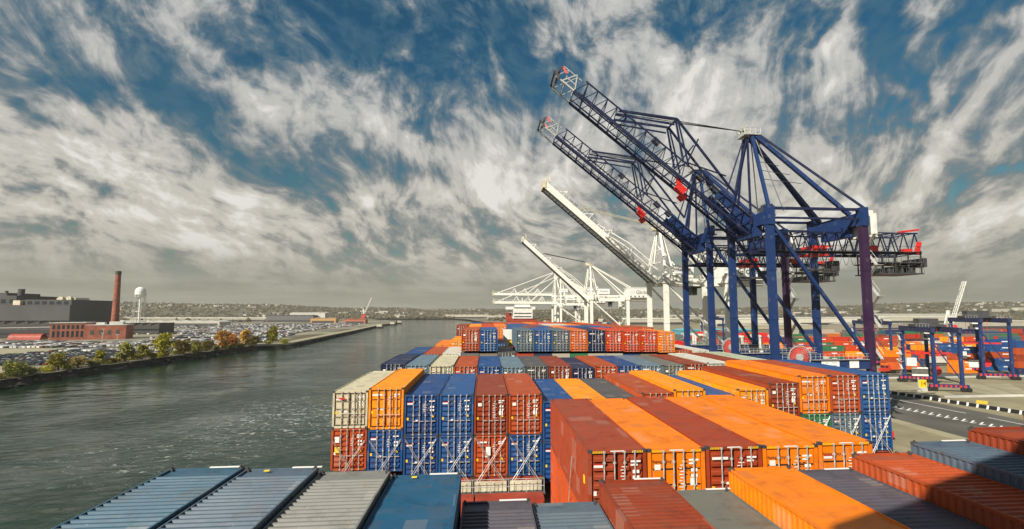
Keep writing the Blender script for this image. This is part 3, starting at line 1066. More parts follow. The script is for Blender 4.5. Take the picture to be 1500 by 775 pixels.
# ---- bay A: the row directly below the camera, its far ends towards us
BA = [('teal', 'ribbed', -5.42), ('bgrey', 'ribbed', -5.50), ('lgrey', 'ribbed', -5.68), ('vblue', 'smooth', -5.86), ('purple', 'ribbed', -6.85), ('slate', 'ribbed', -7.0),
      ('brown', 'fine', -6.25), ('ggrey', 'smooth', -6.7), ('orange', 'smooth', -5.95), ('purple', 'fine', -6.1), ('rust', 'ribbed', -5.55), ('bgrey', 'ribbed', -5.15),
      ('brown', 'ribbed', -4.65), ('rust', 'ribbed', -4.15), ('brown', 'ribbed', -3.7)]
AY = 19.03 - CL
for i, (c, rf, zt) in enumerate(BA):
    base = {'purple': (.085, .08, .105), 'slate': (.09, .13, .17), 'teal': (.042, .108, .168), 'bgrey': (.080, .122, .172), 'lgrey': (.20, .205, .195), 'vblue': (.010, .085, .175)}.get(c, C[c])
    w = {'purple': 'purple-grey'}.get(c, WORD[c])
    lab = f"{w} container with {'ribbed' if rf != 'smooth' else 'smooth'} roof, {ORD[i]} from left in the nearest row"
    t = container(colx(i), AY, zt - H1, H1, base, lab, roof=rf, detail=2)
    HIDDEN.append((colx(i), AY + CL / 2, zt - 2 * H1 - .02, CW, CL))
    if i in (0, 1, 3, 4, 6, 7, 9, 11, 13):
        mb = MB(); a = .1 if i not in (1, 7) else .35
        mb.box(a, a + 1.0, CL / 2 - .10, CL / 2 + .012 - .02, H1 + .004, H1 + .03)
        if i in (1, 3): mb.box(-.5, -.32, CL / 2 - .35, CL / 2 - .25, H1 - .01, H1 + .02, 1)
        link('roof_plate', mb.mesh('roof_plate', [M['marks'], M['yellow']]), t)
    # twist-locks left on the far corner castings
    for sx in (-1, 1):
        mb = MB(); mb.box(-.045, .045, -.07, .05, 0, .03); mb.tube((0, 0, .03), (0, 0, .075), .03, 6)
        link('corner_fitting', mb.mesh('corner_fitting', M['steel']), t, (sx * 1.13, CL / 2 - .09, H1 + .004))
    if i == 9:
        mb = MB(); rng = random.Random(5)
        for k in range(11):
            y = -1.6 + k * .17
            mb.box(.28, .28 + rng.uniform(.10, .16), y, y + .035, H1 - .012, H1 + .006); mb.box(.28, .31, y, y + .12, H1 - .012, H1 + .006)
            if rng.random() < .6: mb.box(.34, .40, y + .07, y + .12, H1 - .012, H1 + .006)
        link('roof_lettering', mb.mesh('roof_lettering', M['marks']), t)
for (a, b, zt) in ((0, 4, -10.9), (4, 8, -12.1), (8, 15, -11.2)):
    hatch(X0 + a * PITCH, X0 + b * PITCH, AY, 19.03, zt - .0, f"red hatch cover under the {['left', 'middle', 'right'][(a > 0) + (a > 4)]} part of the nearest container row")

# ---- bay C: five tall stacks right of centre
CY = 20.98
for i, (c, st, zt) in enumerate([('brown', 'bars', -5.72), ('orange', 'flat', -5.74), ('rust', 'bars', -5.68), ('orange', 'flat', -5.70), ('orange', 'flat', -5.62)]):
    pl = ['leftmost', 'second from left', 'middle', 'fourth from left', 'rightmost'][i]
    cc = {0: (.31, .048, .016), 2: (.33, .046, .013)}.get(i, C[c])
    t = container(colx(6 + i), CY, zt - H2, H2, cc, f"{WORD[c]} high container, {pl} of the five stacks right of centre", st, 'smooth', 3)
    mb = MB(); l = -CL / 2
    for s in (-1, 1):
        mb = MB()
        for k in range(7):
            x = s * (.62 + k * .068)
            mb.face([(x - .017, l - .0045, H2 - .122), (x + .017, l - .0045, H2 - .122), (x + .047, l - .0045, H2 - .03), (x + .013, l - .0045, H2 - .03)], 0)
        link('hazard_stripe', mb.mesh('hazard_stripe', M['yellow']), t)
    mb = MB()
    mb.box(-.30, .28, l - .012, l - .0025, H2 - .06, H2 - .02, 1)
    link('header_plate', mb.mesh('header_plate', [M['yellow'], M['marks']]), t)
    if i in (0, 2):
        mb = MB(); mb.box(-.95, -.45, l - .045, l - .035, .62, .80, 0); link('yellow_plate', mb.mesh('yellow_plate', M['yellow']), t)
    if i in (1, 3, 4):
        text('door_lettering', 'Hapag-Lloyd', .20, t, (-.60, l + .050, H2 - .50), (R(90), 0, 0), M['black'], .004)
        mb = MB()
        rng = random.Random(i)
        for r_ in range(5):
            for k in range(3):
                x = .35 + k * .2
                if k < 2 or r_ % 2: mb.box(x, x + .12, l + .036, l + .056, H2 - .455 - r_ * .15, H2 - .43 - r_ * .15)
        link('stencil_data', mb.mesh('stencil_data', M['black']), t)
    if i == 0:
        mb = MB(); mb.box(-CW / 2 - .006, -CW / 2 + .03, l + .9, l + 1.12, 1.3, 1.62); link('side_sticker', mb.mesh('side_sticker', M['yellow']), t)
    z = zt - H2
    for k, c2 in enumerate(('red' if i == 0 else 'brown', 'brown')):
        z -= H2
        if i: HIDDEN.append((colx(6 + i), CY + CL / 2, z, CW, CL)); continue
        container(colx(6 + i), CY, z, H2, (.50, .075, .014) if i == 0 else C[c2], f"{'second' if k == 0 else 'third'} container down in the {pl} stack right of centre", 'bars', 'smooth', 3 if k == 0 else 2)
hatch(X0 + 6 * PITCH, X0 + 11 * PITCH, CY, CY + CL, -14.35, 'red hatch cover under the five tall stacks right of centre')
mb = MB()
mb.tube((0, 0, 0), (0, 2.1, -5.2), .022, 5); mb.tube((-.01, 1.9, -4.7), (-.01, 2.1, -5.35), .05, 5)
o = link('lashing_rod', mb.mesh('side_lashing', M['galv']), None, (X0 + 6 * PITCH - .06, 24.5, -6.9), (R(180) * 0, 0, 0))
tag(o, 'thin steel lashing rod slanting across the red side of the tallest stack', 'lashing rod')

# ---- bay B: the long front row across the ship
BB = [('cream', 'grid', -5.72), ('yorange', 'grid', -5.85), ('blue', 'bars', -6.05), ('blue2', 'bars', -6.05), ('brown', 'bars', -6.1), ('rust', 'bars', -6.1), ('vblue', 'bars', -6.66),
      ('yorange', 'bars', -6.66), ('grey', 'bars', -6.66), ('rust', 'bars', -6.15), ('yorange', 'grid', -5.95), ('blue2', 'bars', -6.45), ('yorange', 'grid', -5.98), ('brown', 'bars', -5.55),
      ('orange', 'grid', -5.02), ('rust', 'bars', -5.0), ('blue2', 'bars', -5.0)]
BLOW = ['rust', 'vblue', 'blue', 'blue2', 'rust', 'vblue', 'vblue', 'brown', 'blue', 'brown', 'brown', 'blue', 'orange', 'brown', 'green', 'bgrey', 'vblue']
BY = 37.7
for i, (c, st, zt) in enumerate(BB):
    h = H1 if i < 2 or i == 11 else H2
    h = {0: H1, 1: H1}.get(i, H2)
    zz = zt - (H2 if i >= 6 else h)
    t = container(colx(i), BY, zz, zt - zz if zt - zz in (H1, H2) else H2, C[c], f"{WORD[c]} container, {ORD[i]} from left on top of the long front row", st, 'smooth', 3)
    hl = H2
    if 6 < i < 14:
        HIDDEN.append((colx(i), BY + CL / 2, zz - .02 - hl, CW, CL)); continue
    lowst = 'bars' if BLOW[i] != 'white' else 'grid'
    t2 = container(colx(i), BY, zz - .02 - hl, hl, C[BLOW[i]], f"{WORD[BLOW[i]]} container, {ORD[i]} from left in the lashed lower tier of the long row", lowst, 'smooth', 3)
    if i == 4:
        mb = MB(); mb.box(-.35, -.02, -CL / 2 - .07, -CL / 2 - .06, 1.5, 2.1); link('door_placard', mb.mesh('door_placard', M['marks']), t2)
    if i == 0:
        mb = MB(); mb.box(-.95, -.62, -CL / 2 - .07, -CL / 2 - .03, 1.25, 1.65); mb.box(-.95, -.65, -CL / 2 - .07, -CL / 2 - .03, 1.95, 2.35, 1); link('door_placard', mb.mesh('door_placard', [M['yellow'], M['marks']]), t2)
        mb = MB(); mb.box(-.75, -.35, -CL / 2 - .07, -CL / 2 - .06, 2.02, 2.14); link('red_mark', mb.mesh('red_mark', M['red']), t)
    # two lower tiers carry the right half where it can be looked into
    if i >= 14:
        container(colx(i), BY, zz - .04 - 2 * hl, hl, C['blue' if i % 2 else 'brown'], f"third container down in the {ORD[i]} stack of the long row", 'bars', 'smooth', 2)


def lashing(i0, i1, y, zb, zt, label):
    """lashing bridge in front of a bay: posts, catwalk, railing and crossed rods"""
    o = bpy.data.objects.new('lashing_bridge', None); COL.objects.link(o); o.location = (X0 + i0 * PITCH, y, zb)
    tag(o, label, 'lashing bridge')
    n = i1 - i0; h = zt - zb
    mb = MB()
    mb.box(-.1, n * PITCH + .1, -1.2, -.35, -.95, -.85); link('catwalk', mb.mesh('catwalk', M['steel']), o)
    for i in range(n):
        mb = MB(); mb.box(i * PITCH + .12, (i + 1) * PITCH - .12, -.62, -.45, -.84, -.18)
        for k in range(4):
            mb.box(i * PITCH + .3 + k * .55, i * PITCH + .42 + k * .55, -.66, -.621, -.8, -.22)
        link('end_panel', mb.mesh('end_panel', M['cream']), o)
    for i in range(n + 1):
        mb = MB(); mb.box(i * PITCH - .11, i * PITCH + .11, -.5, -.2, -2.6, .0)
        link('post', mb.mesh('post', M['steel']), o)
    mb = MB()
    for i in range(n + 1):
        for d in (0, 1.25):
            if i == n and d: continue
            mb.tube((i * PITCH + d, -1.18, -.85), (i * PITCH + d, -1.18, .15), .022, 4)
    for z in (-.35, .15):
        mb.tube((0, -1.18, z), (n * PITCH, -1.18, z), .022, 4)
    link('railing', mb.mesh('railing', M['galv']), o)
    for i in range(n):
        xa, xb = i * PITCH + .14, (i + 1) * PITCH - .14
        for a, b in (((xa, xb)), ((xb, xa))):
            mb = MB()
            for d in (0, .10):
                s = 1 if b > a else -1
                mb.tube((a + s * d * 2, -.40, -.4), (b - s * .02, -.09, h - .18 - d), .014, 4)
            q = .28
            px = a + (b - a) * q; mb.tube((a, -.41, -.4), (px, -.36, -.4 + (h + .2) * q), .028, 5)
            link('lashing_rod', mb.mesh('lashing_rod', M['galv']), o)
    return o


lashing(0, 6, BY, -6.05 - 2 * H2 - .05, -6.05 - H2, 'lashing bridge with crossed steel rods before the six stacks left of centre')
lashing(14, 17, BY, -5.02 - 2 * H2 - .05, -5.02 - H2, 'lashing bridge with crossed steel rods before the right end of the long row')
hatch(X0, X0 + 6 * PITCH, BY, BY + CL, -11.95, 'hatch cover under the six stacks left of centre', 'deck')
hatch(X0 + 6 * PITCH, X0 + 17 * PITCH, BY, BY + CL, -13.9, 'hatch cover under the right part of the long row', 'cream')
# red cross-deck wall and box stores between the bays
o = bpy.data.objects.new('cross_deck_store', None); COL.objects.link(o); o.location = (X0 + 7.5, 35.2, -15)
for k, (a, b) in enumerate(((-7.5, -5.2), (-5.1, -2.0), (-1.9, .55), (.65, 2.6), (2.7, 7.3))):
    mb = MB(); mb.box(a, b, -.5, .7, 0.08, 2.55); mb.box(a + .06, b - .06, -.56, -.5, .3, 2.4)
    link('store_panel', mb.mesh('store_panel', M['deck']), o)
tag(o, 'red steel deck store with panels in front of the six lashed stacks', 'deck store')

# ---- bay D
BD = ['navy', 'bgrey', 'cream', 'rust', 'vblue', 'bgrey', 'grey', 'brown', 'navy', 'rust', 'blue', 'bgrey', 'ggrey', 'brown', 'white', 'brown', 'wgreen']
ZD = [-5.5, -5.6, -5.7, -5.8, -5.85, -5.9, -5.87, -5.87, -6.1, -5.9, -5.9, -5.9, -5.9, -5.8, -5.67, -5.6, -5.5]
for i, c in enumerate(BD):
    cc = {'bgrey': (.12, .19, .25)}.get(c, C[c])
    container(colx(i), 54.0, ZD[i] - H1, H1, cc, f"{WORD[c]} container, {ORD[i]} from left in the second full row across the ship", 'grid' if c in ('cream', 'white', 'wgreen') else 'bars', 'smooth', 3)
    HIDDEN.append((colx(i), 54 + CL / 2, ZD[i] - 2 * H1 - .02, CW, CL))
hatch(X0, X0 + 17 * PITCH, 54.0, 54 + CL, -11.45, 'hatch cover under the second full row across the ship', 'cream')

# ---- bay E: two tall groups with lower ones around them
BE = {0: ('blue', -5.75), 1: ('rust', -5.75), 2: ('white', -5.75), 3: ('rust', -2.6), 4: ('blue2', -2.65), 5: ('grey', -5.7), 6: ('bgrey', -2.72), 7: ('blue2', -2.73), 8: ('slate', -2.74),
      9: ('orange', -2.75), 10: ('navy', -2.76), 11: ('red', -2.77), 12: ('red', -2.88), 13: ('red', -2.89), 14: ('yorange', -3.0), 15: ('rust', -5.6), 16: ('white', -5.6)}
for i, (c, zt) in BE.items():
    tall = zt > -4
    z = zt - H2 if tall else zt - H1
    h = H2 if tall else H1
    where = 'tall' if tall else 'low'
    cc = {9: (.62, .13, .02), 14: (.80, .22, .02)}.get(i, C[c])
    container(colx(i), 70.0, z, h, cc, f"{WORD[c]} container topping the {where} {ORD[i]} stack from left, third row across the ship", 'bars', 'smooth', 3 if tall else 1)
    k = 0
    while z - H2 > -11.9:
        z -= H2 + .01; k += 1
        HIDDEN.append((colx(i), 70 + CL / 2, z, CW, CL))
hatch(X0, X0 + 17 * PITCH, 70.0, 70 + CL, -11.6, 'hatch cover under the third row across the ship', 'cream')

# ---- bays F, G, H towards the bow
rng = random.Random(21)
for bi, (y, i0, i1, zt0) in enumerate(((86.3, 1, 16, -2.9), (102.0, 2, 15, -2.95), (117.5, 3, 14, -2.95))):
    for i in range(i0, i1):
        zt = zt0
        c = rng.choice(['rust', 'red', 'orange', 'blue2', 'red', 'rust', 'white', 'brown', 'vblue', 'orange'])
        if bi == 0 and i <= 3: zt, c = -4.9, ('yorange' if i == 2 else 'rust')
        if bi == 0 and i == 1: zt = -5.6; c = 'orange'
        if bi == 0 and i == 5: zt, c = -5.6, 'blue2'
        if bi == 1 and i <= 3: c = ['brown', 'yorange'][i % 2]
        bay = ['fourth', 'fifth', 'bow'][bi]
        z = zt - H1
        container(colx(i), y, z, H1, C[c], f"{WORD[c]} container on top of the {ORD[i - i0]} stack from left in the {bay} row", detail=1)
        HIDDEN.append((colx(i), y + CL / 2, z - H1 - .02, CW, CL))
    hatch(X0 + i0 * PITCH, X0 + i1 * PITCH, y, y + CL, -8.2, f"hatch cover under the {['fourth', 'fifth', 'bow'][bi]} row of the ship")

# white foremast light post standing between the stacks
o = bpy.data.objects.new('foremast', None); COL.objects.link(o); o.location = (3.6, 83.9, -15)
mb = MB(); mb.beam((-.4, 0, 0), (-.2, 0, 11.5), .5); mb.beam((.9, 0, 0), (.3, 0, 11.5), .5); link('mast_leg', mb.mesh('mast_leg', M['white']), o)
mb = MB(); mb.box(-.7, .8, -.6, .6, 10.3, 11.9); link('lamp_house', mb.mesh('lamp_house', M['white']), o)
mb = MB(); mb.beam((-.3, -.5, 8.2), (.9, -.5, 10.2), .5); link('orange_arm', mb.mesh('orange_arm', M['yellow']), o)
tag(o, 'short white deck mast with orange arm between the tall stacks', 'mast')
# small railing on the ship's starboard lashing deck
mb = MB()
for x in (0, .55, 1.1): mb.tube((x, 0, 0), (x, 0, 2.9), .04, 5)
for z in (1.9, 2.9): mb.tube((0, 0, z), (1.1, 0, z), .04, 5)
for z in (1.2, 2.1): mb.tube((0, 0, z), (1.1, .8, z), .03, 5)
o = link('deck_railing', mb.mesh('deck_railing', M['black']), None, (32.6, 36.6, -13.6))
tag(o, 'small dark steel railing frame at the right end of the long row', 'railing')
# ================================================================== SHIP-TO-SHORE CRANES
XQ = 58.0
BLUEC = (.009, .034, .130)
WHITEC = (.80, .79, .72)


def truss(mb, p0, p1, width, depth, n, chord=.45, lace=.2, mi=0, up=(0, 0, 1), top=True, xb=True):
    """box truss from p0 to p1 (centre of its underside): two bottom chords, two top chords, laced sides"""
    p0 = Vector(p0); p1 = Vector(p1); d = (p1 - p0); L = d.length; d.normalize()
    y = Vector((0, 1, 0)); u = d.cross(y).normalized()
    if u.z < 0: u = -u
    def P(t, s, k): return p0 + d * (L * t) + y * (s * width / 2) + u * (depth * k)
    for s in (-1, 1):
        mb.beam(P(0, s, 0), P(1, s, 0), chord, chord * 1.5, mi)
        mb.beam(P(.02, s, 1), P(.985, s, 1), chord * .75, chord * .75, mi)
        for i in range(n):
            a, b = i / n, (i + 1) / n; m_ = (a + b) / 2
            mb.beam(P(a, s, 0), P(m_, s, 1), lace, lace, mi)
            mb.beam(P(m_, s, 1), P(b, s, 0), lace, lace, mi)
    for i in range(n + 1):
        t = i / n
        mb.beam(P(t, -1, 0), P(t, 1, 0), lace, lace, mi)
        if i < n:
            m_ = t + .5 / n
            mb.beam(P(m_, -1, 1), P(m_, 1, 1), lace, lace, mi)
            mb.beam(P(m_, -1, 1), P(t, 1, 0) if i % 2 else P(t, -1, 0), lace * .7, lace * .7, mi)
    return P


def part(name, mb, m, parent, color=None, loc=(0, 0, 0)):
    return link(name, mb.mesh(name, m), parent, loc, color=color)


def legs_and_frames(c, col, m, lt, gauge, sp, portal, lw, mats):
    """four legs, portal beams, sill beams, bogies, braces"""
    for (x, y) in ((0, -sp), (0, sp), (gauge, -sp), (gauge, sp)):
        mb = MB()
        mb.box(x - lw / 2, x + lw / 2, y - lw * .42, y + lw * .42, 2.6, lt)
        for z in (9, portal + 9, portal + 19):                       # stiffening bands
            if z < lt - 3: mb.box(x - lw / 2 - .06, x + lw / 2 + .06, y - lw * .45 - .06, y + lw * .45 + .06, z, z + .25)
        leg = part('leg', mb, m, c, (.034, .013, .050) if (x > 0 and y < 0 and col == BLUEC) else col)
    for x in (0, gauge):
        mb = MB(); mb.box(x - .7, x + .7, -sp - 2, sp + 2, 1.7, 3.4)
        sb = part('sill_beam', mb, m, c, col)
        mb = MB()
        for y in (-sp - 3, -sp, sp, sp + 3):
            mb.box(x - .45, x + .45, y - 1.3, y + 1.3, .6, 1.68)
            for k in (-.8, .8): mb.tube((x - .3, y + k, .35), (x + .3, y + k, .35), .35, 10)
        part('bogie', mb, M['red'] if col == BLUEC else M['steel'], sb)
    for y in (-sp, sp):
        mb = MB(); mb.box(lw / 2, gauge - lw / 2, y - .55, y + .55, portal - 1.0, portal + 1.0)
        pb = part('portal_beam', mb, m, c, col)
        mb = MB()
        for x in range(1, int(gauge)):
            mb.tube((x, y - .9, portal + 1.0), (x, y - .9, portal + 2.1), .035, 4)
        for z in (1.55, 2.1): mb.tube((1, y - .9, portal + z), (gauge - 1, y - .9, portal + z), .035, 4)
        mb.box(1, gauge - 1, y - .95, y - .56, portal + .88, portal + .98)
        part('walkway_railing', mb, M['galv'], pb)
        mb = MB(); mb.beam((.4, y, lt - 3.0), (gauge - .4, y, portal + 1.2), .62, .62)
        part('side_brace', mb, m, c, col)


def stairs(c, x, y, z0, z1, m):
    mb = MB(); z = z0; s = 1; st = 3.2
    while z < z1:
        mb.beam((x + .4, y - 1.4 * s, z), (x + .4, y + 1.4 * s, z + st), .7, .10)
        mb.tube((x + .8, y - 1.4 * s, z + 1), (x + .8, y + 1.4 * s, z + st + 1), .04, 4)
        mb.box(x, x + 1.6, y + 1.4 * s - .5, y + 1.4 * s + .5, z + st - .08, z + st)
        mb.tube((x, y, z + st - 1.3), (x + 1.4, y + 1.4 * s, z + st - .1), .05, 4)
        s = -s; z += st
    part('stair_tower', mb, m, c)


def blue_crane(Y, label, tint=1.0):
    c = bpy.data.objects.new('ship_to_shore_crane', None); COL.objects.link(c); c.location = (XQ, Y, GZ)
    tag(c, label, 'crane', 'blue ship to shore cranes')
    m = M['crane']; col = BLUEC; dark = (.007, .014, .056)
    LT, G, SP, PO = 46.0, 20.5, 8.2, 14.2
    legs_and_frames(c, col, m, LT, G, SP, PO, 1.4, None)
    # top cross-beams between each pair of legs, deep in the middle
    for x in (0, G):
        mb = MB()
        mb.box(x - .65, x + .65, -SP + .8, SP - .8, LT - 3.1, LT - .5)
        mb.box(x - .8, x + .8, -SP - .85, -SP + .85, LT - 3.4, LT + .5); mb.box(x - .8, x + .8, SP - .85, SP + .85, LT - 3.4, LT + .5)
        mb.box(x - .7, x + .7, -4.2, 4.2, LT - 5.2, LT - 3.11)
        part('cross_beam', mb, m, c, col)
    for y in (-SP, SP):
        mb = MB()
        mb.beam((.9, y, LT + .1), (G - .9, y, LT + .1), .5, .55); mb.beam((.9, y, LT - 1.9), (G - .9, y, LT - 1.9), .35, .4)
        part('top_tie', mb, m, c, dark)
    # rear trolley girder: twin trusses
    mb = MB(); truss(mb, (-1.5, 0, 37.6), (37.8, 0, 37.6), 6.6, 4.4, 15, .42, .18)
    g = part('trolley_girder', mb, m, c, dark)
    mb = MB()
    for s in (-1, 1):
        for x in range(0, 38, 2):
            mb.tube((x, s * 4.1, 37.9), (x, s * 4.1, 39.0), .035, 4)
        mb.tube((0, s * 4.1, 39.0), (37.5, s * 4.1, 39.0), .04, 4); mb.box(0, 37.5, s * 3.9 - .3, s * 3.9 + .3, 37.75, 37.85)
    part('walkway_railing', mb, M['steel'], g)
    mb = MB()
    for s in (-1, 1):
        for x0 in (G - 1, G + 1.0):
            mb.beam((x0, s * 3.3, LT - 3), (x0, s * 3.3, 42), .3)
    for x0 in (0, 1.5):
        for s in (-1, 1): mb.beam((x0, s * 3.3, LT - 3), (x0, s * 3.3, 42), .3)
    part('girder_hanger', mb, m, g, dark)
    mb = MB()                                                        # festoon cable loops under the girder
    for k in range(13):
        x = 10 + k * 1.75
        for q in range(6):
            t0, t1 = q / 6, (q + 1) / 6
            mb.tube((x + t0 * 1.75, -3.9, 37.3 - 2.6 * math.sin(math.pi * t0)), (x + t1 * 1.75, -3.9, 37.3 - 2.6 * math.sin(math.pi * t1)), .05, 4)
    part('festoon_cable', mb, M['black'], g)
    # boom, raised
    ang = R(38.9); ca, sa = math.cos(ang), math.sin(ang)
    H = Vector((-1.8, 0, 41.4)); d = Vector((-ca, 0, sa)); u = Vector((sa, 0, ca)); BL = 53.5
    def B(t, s, k): return tuple(H + d * t + Vector((0, s, 0)) + u * k)
    mb = MB(); P = truss(mb, H, H + d * (BL - 5), 6.4, 3.3, 18, .36, .15)
    # a second pair of stringers inside the boom carries the trolley rail
    for s in (-1.7, 1.7): mb.beam(B(0, s, .1), B(BL - 5, s, .1), .18, .28)
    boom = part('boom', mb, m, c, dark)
    mb = MB(); truss(mb, H + d * (BL - 5), H + d * BL, 6.2, 2.8, 2, .22, .13)
    mb.beam(B(BL - 5.0, -3.3, .2), B(BL - 3.4, -3.3, 3.1), .22); mb.beam(B(BL - 3.4, -3.3, 3.1), B(BL - 1.8, -3.3, .2), .22); mb.beam(B(BL - 4.4, -3.3, 1.1), B(BL - 2.4, -3.3, 1.1), .2)
    part('boom_tip', mb, M['galv'], boom)
    mb = MB()
    for s in (-3.4, 3.4):
        mb.beam(B(BL - .8, s, .1), B(BL + 1.0, s, .5), .3, .5); mb.beam(B(BL + .2, s, .2), B(BL + .2, s, 2.4), .22)
    mb.beam(B(BL + .8, -3.4, .5), B(BL + .8, 3.4, .5), .35); mb.tube(B(BL + .3, -3.4, 1.7), B(BL + .3, 3.4, 1.7), .28, 8)
    part('boom_buffer', mb, M['steel'], boom)
    mb = MB(); mb.beam(B(BL - 1.5, -3.4, 1.8), B(BL + .1, -3.2, 2.5), .3, .4); mb.beam(B(BL - 1.0, 2.6, 2.5), B(BL + .2, 2.9, 2.8), .3)
    part('tip_lamp_bracket', mb, M['red'], boom)
    mb = MB(); n = 20
    for i in range(n + 1):
        mb.tube(B(BL * i / n * .9, 3.9, 0), B(BL * i / n * .9, 3.9, 1.2), .035, 4)
    mb.beam(B(0, 3.75, -.05), B(BL * .9, 3.75, -.05), .3, .08); mb.tube(B(0, 3.95, 1.2), B(BL * .9, 3.95, 1.2), .04, 4)
    part('boom_walkway', mb, M['steel'], boom)
    for t, hh in ((10.5, 4.6), (14.5, 4.2), (27, 4.3)):
        mb = MB(); mb.box(-.8, .8, -.7, .7, 0, 1.4) if False else mb.beam(B(t, -1.2, 3.7), B(t + 1.8, -1.2, 3.9), 1.3, 1.0)
        part('winch_box', mb, M['steel'], boom)
    # deep blue plate girder at the boom's foot
    mb = MB()
    for s in (-2.6, 2.6): mb.beam(B(-.5, s, 2.0), B(10.5, s, 3.0), .5, 2.2, up=(0, 0, 1))
    part('boom_foot_plate', mb, m, boom, col)
    # red trolley spreader block hanging under the boom
    mb = MB(); mb.beam(B(16.2, -1.6, -1.4), B(18.4, -1.6, -1.2), 1.6, 1.5); mb.beam(B(15.0, 0, -1.9), B(16.4, 0, -1.7), 2.6, .9); mb.beam(B(18.2, -2, -1.0), B(19.3, -2, .4), .8, .9)
    part('boom_latch', mb, M['red'], boom)
    # apex A-frame
    A = Vector((.9, 0, 64.2))
    for s in (-1, 1):
        mb = MB(); mb.beam((0, s * SP, LT + .4), A + Vector((0, s * 1.1, 0)), .62, .62); part('mast_leg', mb, m, c, col)
        mb = MB(); mb.beam((-1.2, s * 3.2, 43.5), A + Vector((-.9, s * .9, -.6)), .38, .38); part('mast_leg', mb, m, c, dark)
        mb = MB(); mb.beam(A + Vector((.6, s * 1.1, 0)), (G - .3, s * SP * .6, LT - .4), .95, .75); part('backstay', mb, m, c, col)
        mb = MB(); mb.beam(A + Vector((1.0, s * 1.4, .3)), (G + .5, s * SP, LT + .5), .42, .42); part('backstay', mb, m, c, dark)
    mb = MB()
    for k in range(8):
        t0, t1 = k / 9, (k + 1) / 9
        a = A.lerp(Vector((G - .3, -SP * .6, LT - .4)), t0); b = A.lerp(Vector((4.0, -3, LT + .2)), t0 * .5)
        if k in (2, 3, 4, 5): mb.tube(a.lerp(A + Vector((.6, 0, -1)), .0) + Vector((-.6, 0, -1.0)), b + Vector((1.6, 0, -t0 * 9)), .07, 4)
    mb.tube(A + Vector((1, -1, -1)), (5.2, -5, LT + .3), .12, 5); mb.tube(A + Vector((1, 1, -1)), (5.2, 5, LT + .3), .12, 5)
    part('access_ladder', mb, M['steel'], c)
    mb = MB()
    mb.box(-1.0, 2.6, -1.9, 1.9, 64.0, 64.35); mb.box(-.9, 1.2, -1.4, 1.4, 64.35, 65.4)
    for s in (-1.2, 0, 1.2): mb.tube((-.6, s - .15, 65.6), (-.6, s + .15, 65.6), .75, 10)
    for x in (-1, .2, 1.4, 2.6): mb.tube((x, -1.9, 64.3), (x, -1.9, 65.5), .04, 4)
    mb.tube((-1, -1.9, 65.5), (2.6, -1.9, 65.5), .04, 4); mb.tube((2.2, 0, 63.4), (3.4, 0, 62.4), .35, 6)
    part('apex_sheaves', mb, M['galv'], c)
    # folded stays above the boom, strut and hoist ropes
    p1 = Vector(B(38.3, 0, 3.3)); p2 = Vector((-16.8, 0, 66.6)); p3 = Vector((-4.2, 0, 50.2))
    for s in (-2.6, 2.6):
        o3 = Vector((0, s, 0))
        mb = MB()
        mb.beam(p1 + o3, p2 + o3, .42, .42); mb.beam(p2 + o3, p3 + o3, .42, .42); mb.beam(p3 + o3, A + Vector((-.9, s * .35, -.6)), .34, .34)
        mb.beam(p1 + o3 + d * .2 - u * 1.2, p2 + o3 + Vector((-.6, 0, -1.3)), .3, .3)
        part('forestay', mb, m, c, dark)
    mb = MB()
    for s in (-2.6, 2.6):
        mb.beam(B(20.5, s, 3.4), p2 + Vector((-.3, s, -.3)), .35, .35); mb.beam(B(18.9, s, 3.4), p2 + Vector((.2, s, -.3)), .28, .28)
    mb.beam(B(20, -3, 4.2), Vector((-12.2, -2.8, 62.2)), .25); mb.beam(B(11.5, -3, 7.0), B(20.5, -3, 3.5), .25)
    mb.beam(B(20.6, 2.6, 3.4), Vector((-11.0, 2.6, 62.6)), .28)
    mb.beam(p2 + Vector((0, -2.6, 0)), p2 + Vector((0, 2.6, 0)), .3)
    part('stay_strut', mb, m, c, dark)
    mb = MB()
    for s, dz in ((-1.2, .1), (0, .5), (1.2, .9)):
        mb.tube(Vector(B(38.6, s, 3.6)), Vector((-.6, s, 64.6 + dz * 1.3)), .085, 4)
    part('hoist_rope', mb, M['black'], c)
    # trolley with spreader and cab under the rear girder, machinery platform at the rear end
    mb = MB(); mb.box(13.6, 16.4, -2.4, 2.4, 38.1, 39.3); mb.box(12.8, 17.2, -2.0, 2.0, 37.0, 37.4); mb.beam((13.8, -2.8, 38), (12.0, -2.8, 36.6), .5)
    part('trolley', mb, M['red'], c)
    mb = MB()
    for x in (13.6, 16.4):
        for y in (-2, 2): mb.tube((x, y, 37), (x, y, 34.3), .05, 4)
    mb.box(12.0, 18.0, -.9, .9, 33.8, 34.3)
    part('head_block', mb, M['steel'], c)
    mb = MB(); mb.box(18.2, 20.0, -1.3, 1.3, 33.8, 36.0); cab = part('operator_cab', mb, M['steel'], c)
    mb = MB()
    for z in (33.2, 35.6):
        mb.box(27.5, 37.8, -3.8, 3.8, z - .25, z); 
        for i in range(11): mb.tube((27.5 + i * 1.03, -3.8, z), (27.5 + i * 1.03, -3.8, z + 1.15), .05, 4)
        mb.tube((27.5, -3.8, z + 1.15), (37.8, -3.8, z + 1.15), .05, 4)
    for x in (28.2, 31.3, 34.4, 37.4):
        for y in (-3.6, 3.6): mb.beam((x, y, 33), (x, y, 37.6), .22)
    rng = random.Random(3)
    for i in range(9):
        x = 28 + i * 1.05; mb.box(x, x + .7, rng.uniform(-3, -1), rng.uniform(1, 3), 33.2, 33.2 + rng.uniform(.7, 1.8))
    mb.box(36.8, 39.4, -3.0, 3.0, 34.6, 35.0); mb.box(38.8, 39.4, -3, 3, 35.0, 36.6)
    part('rear_platform', mb, M['steel'], c)
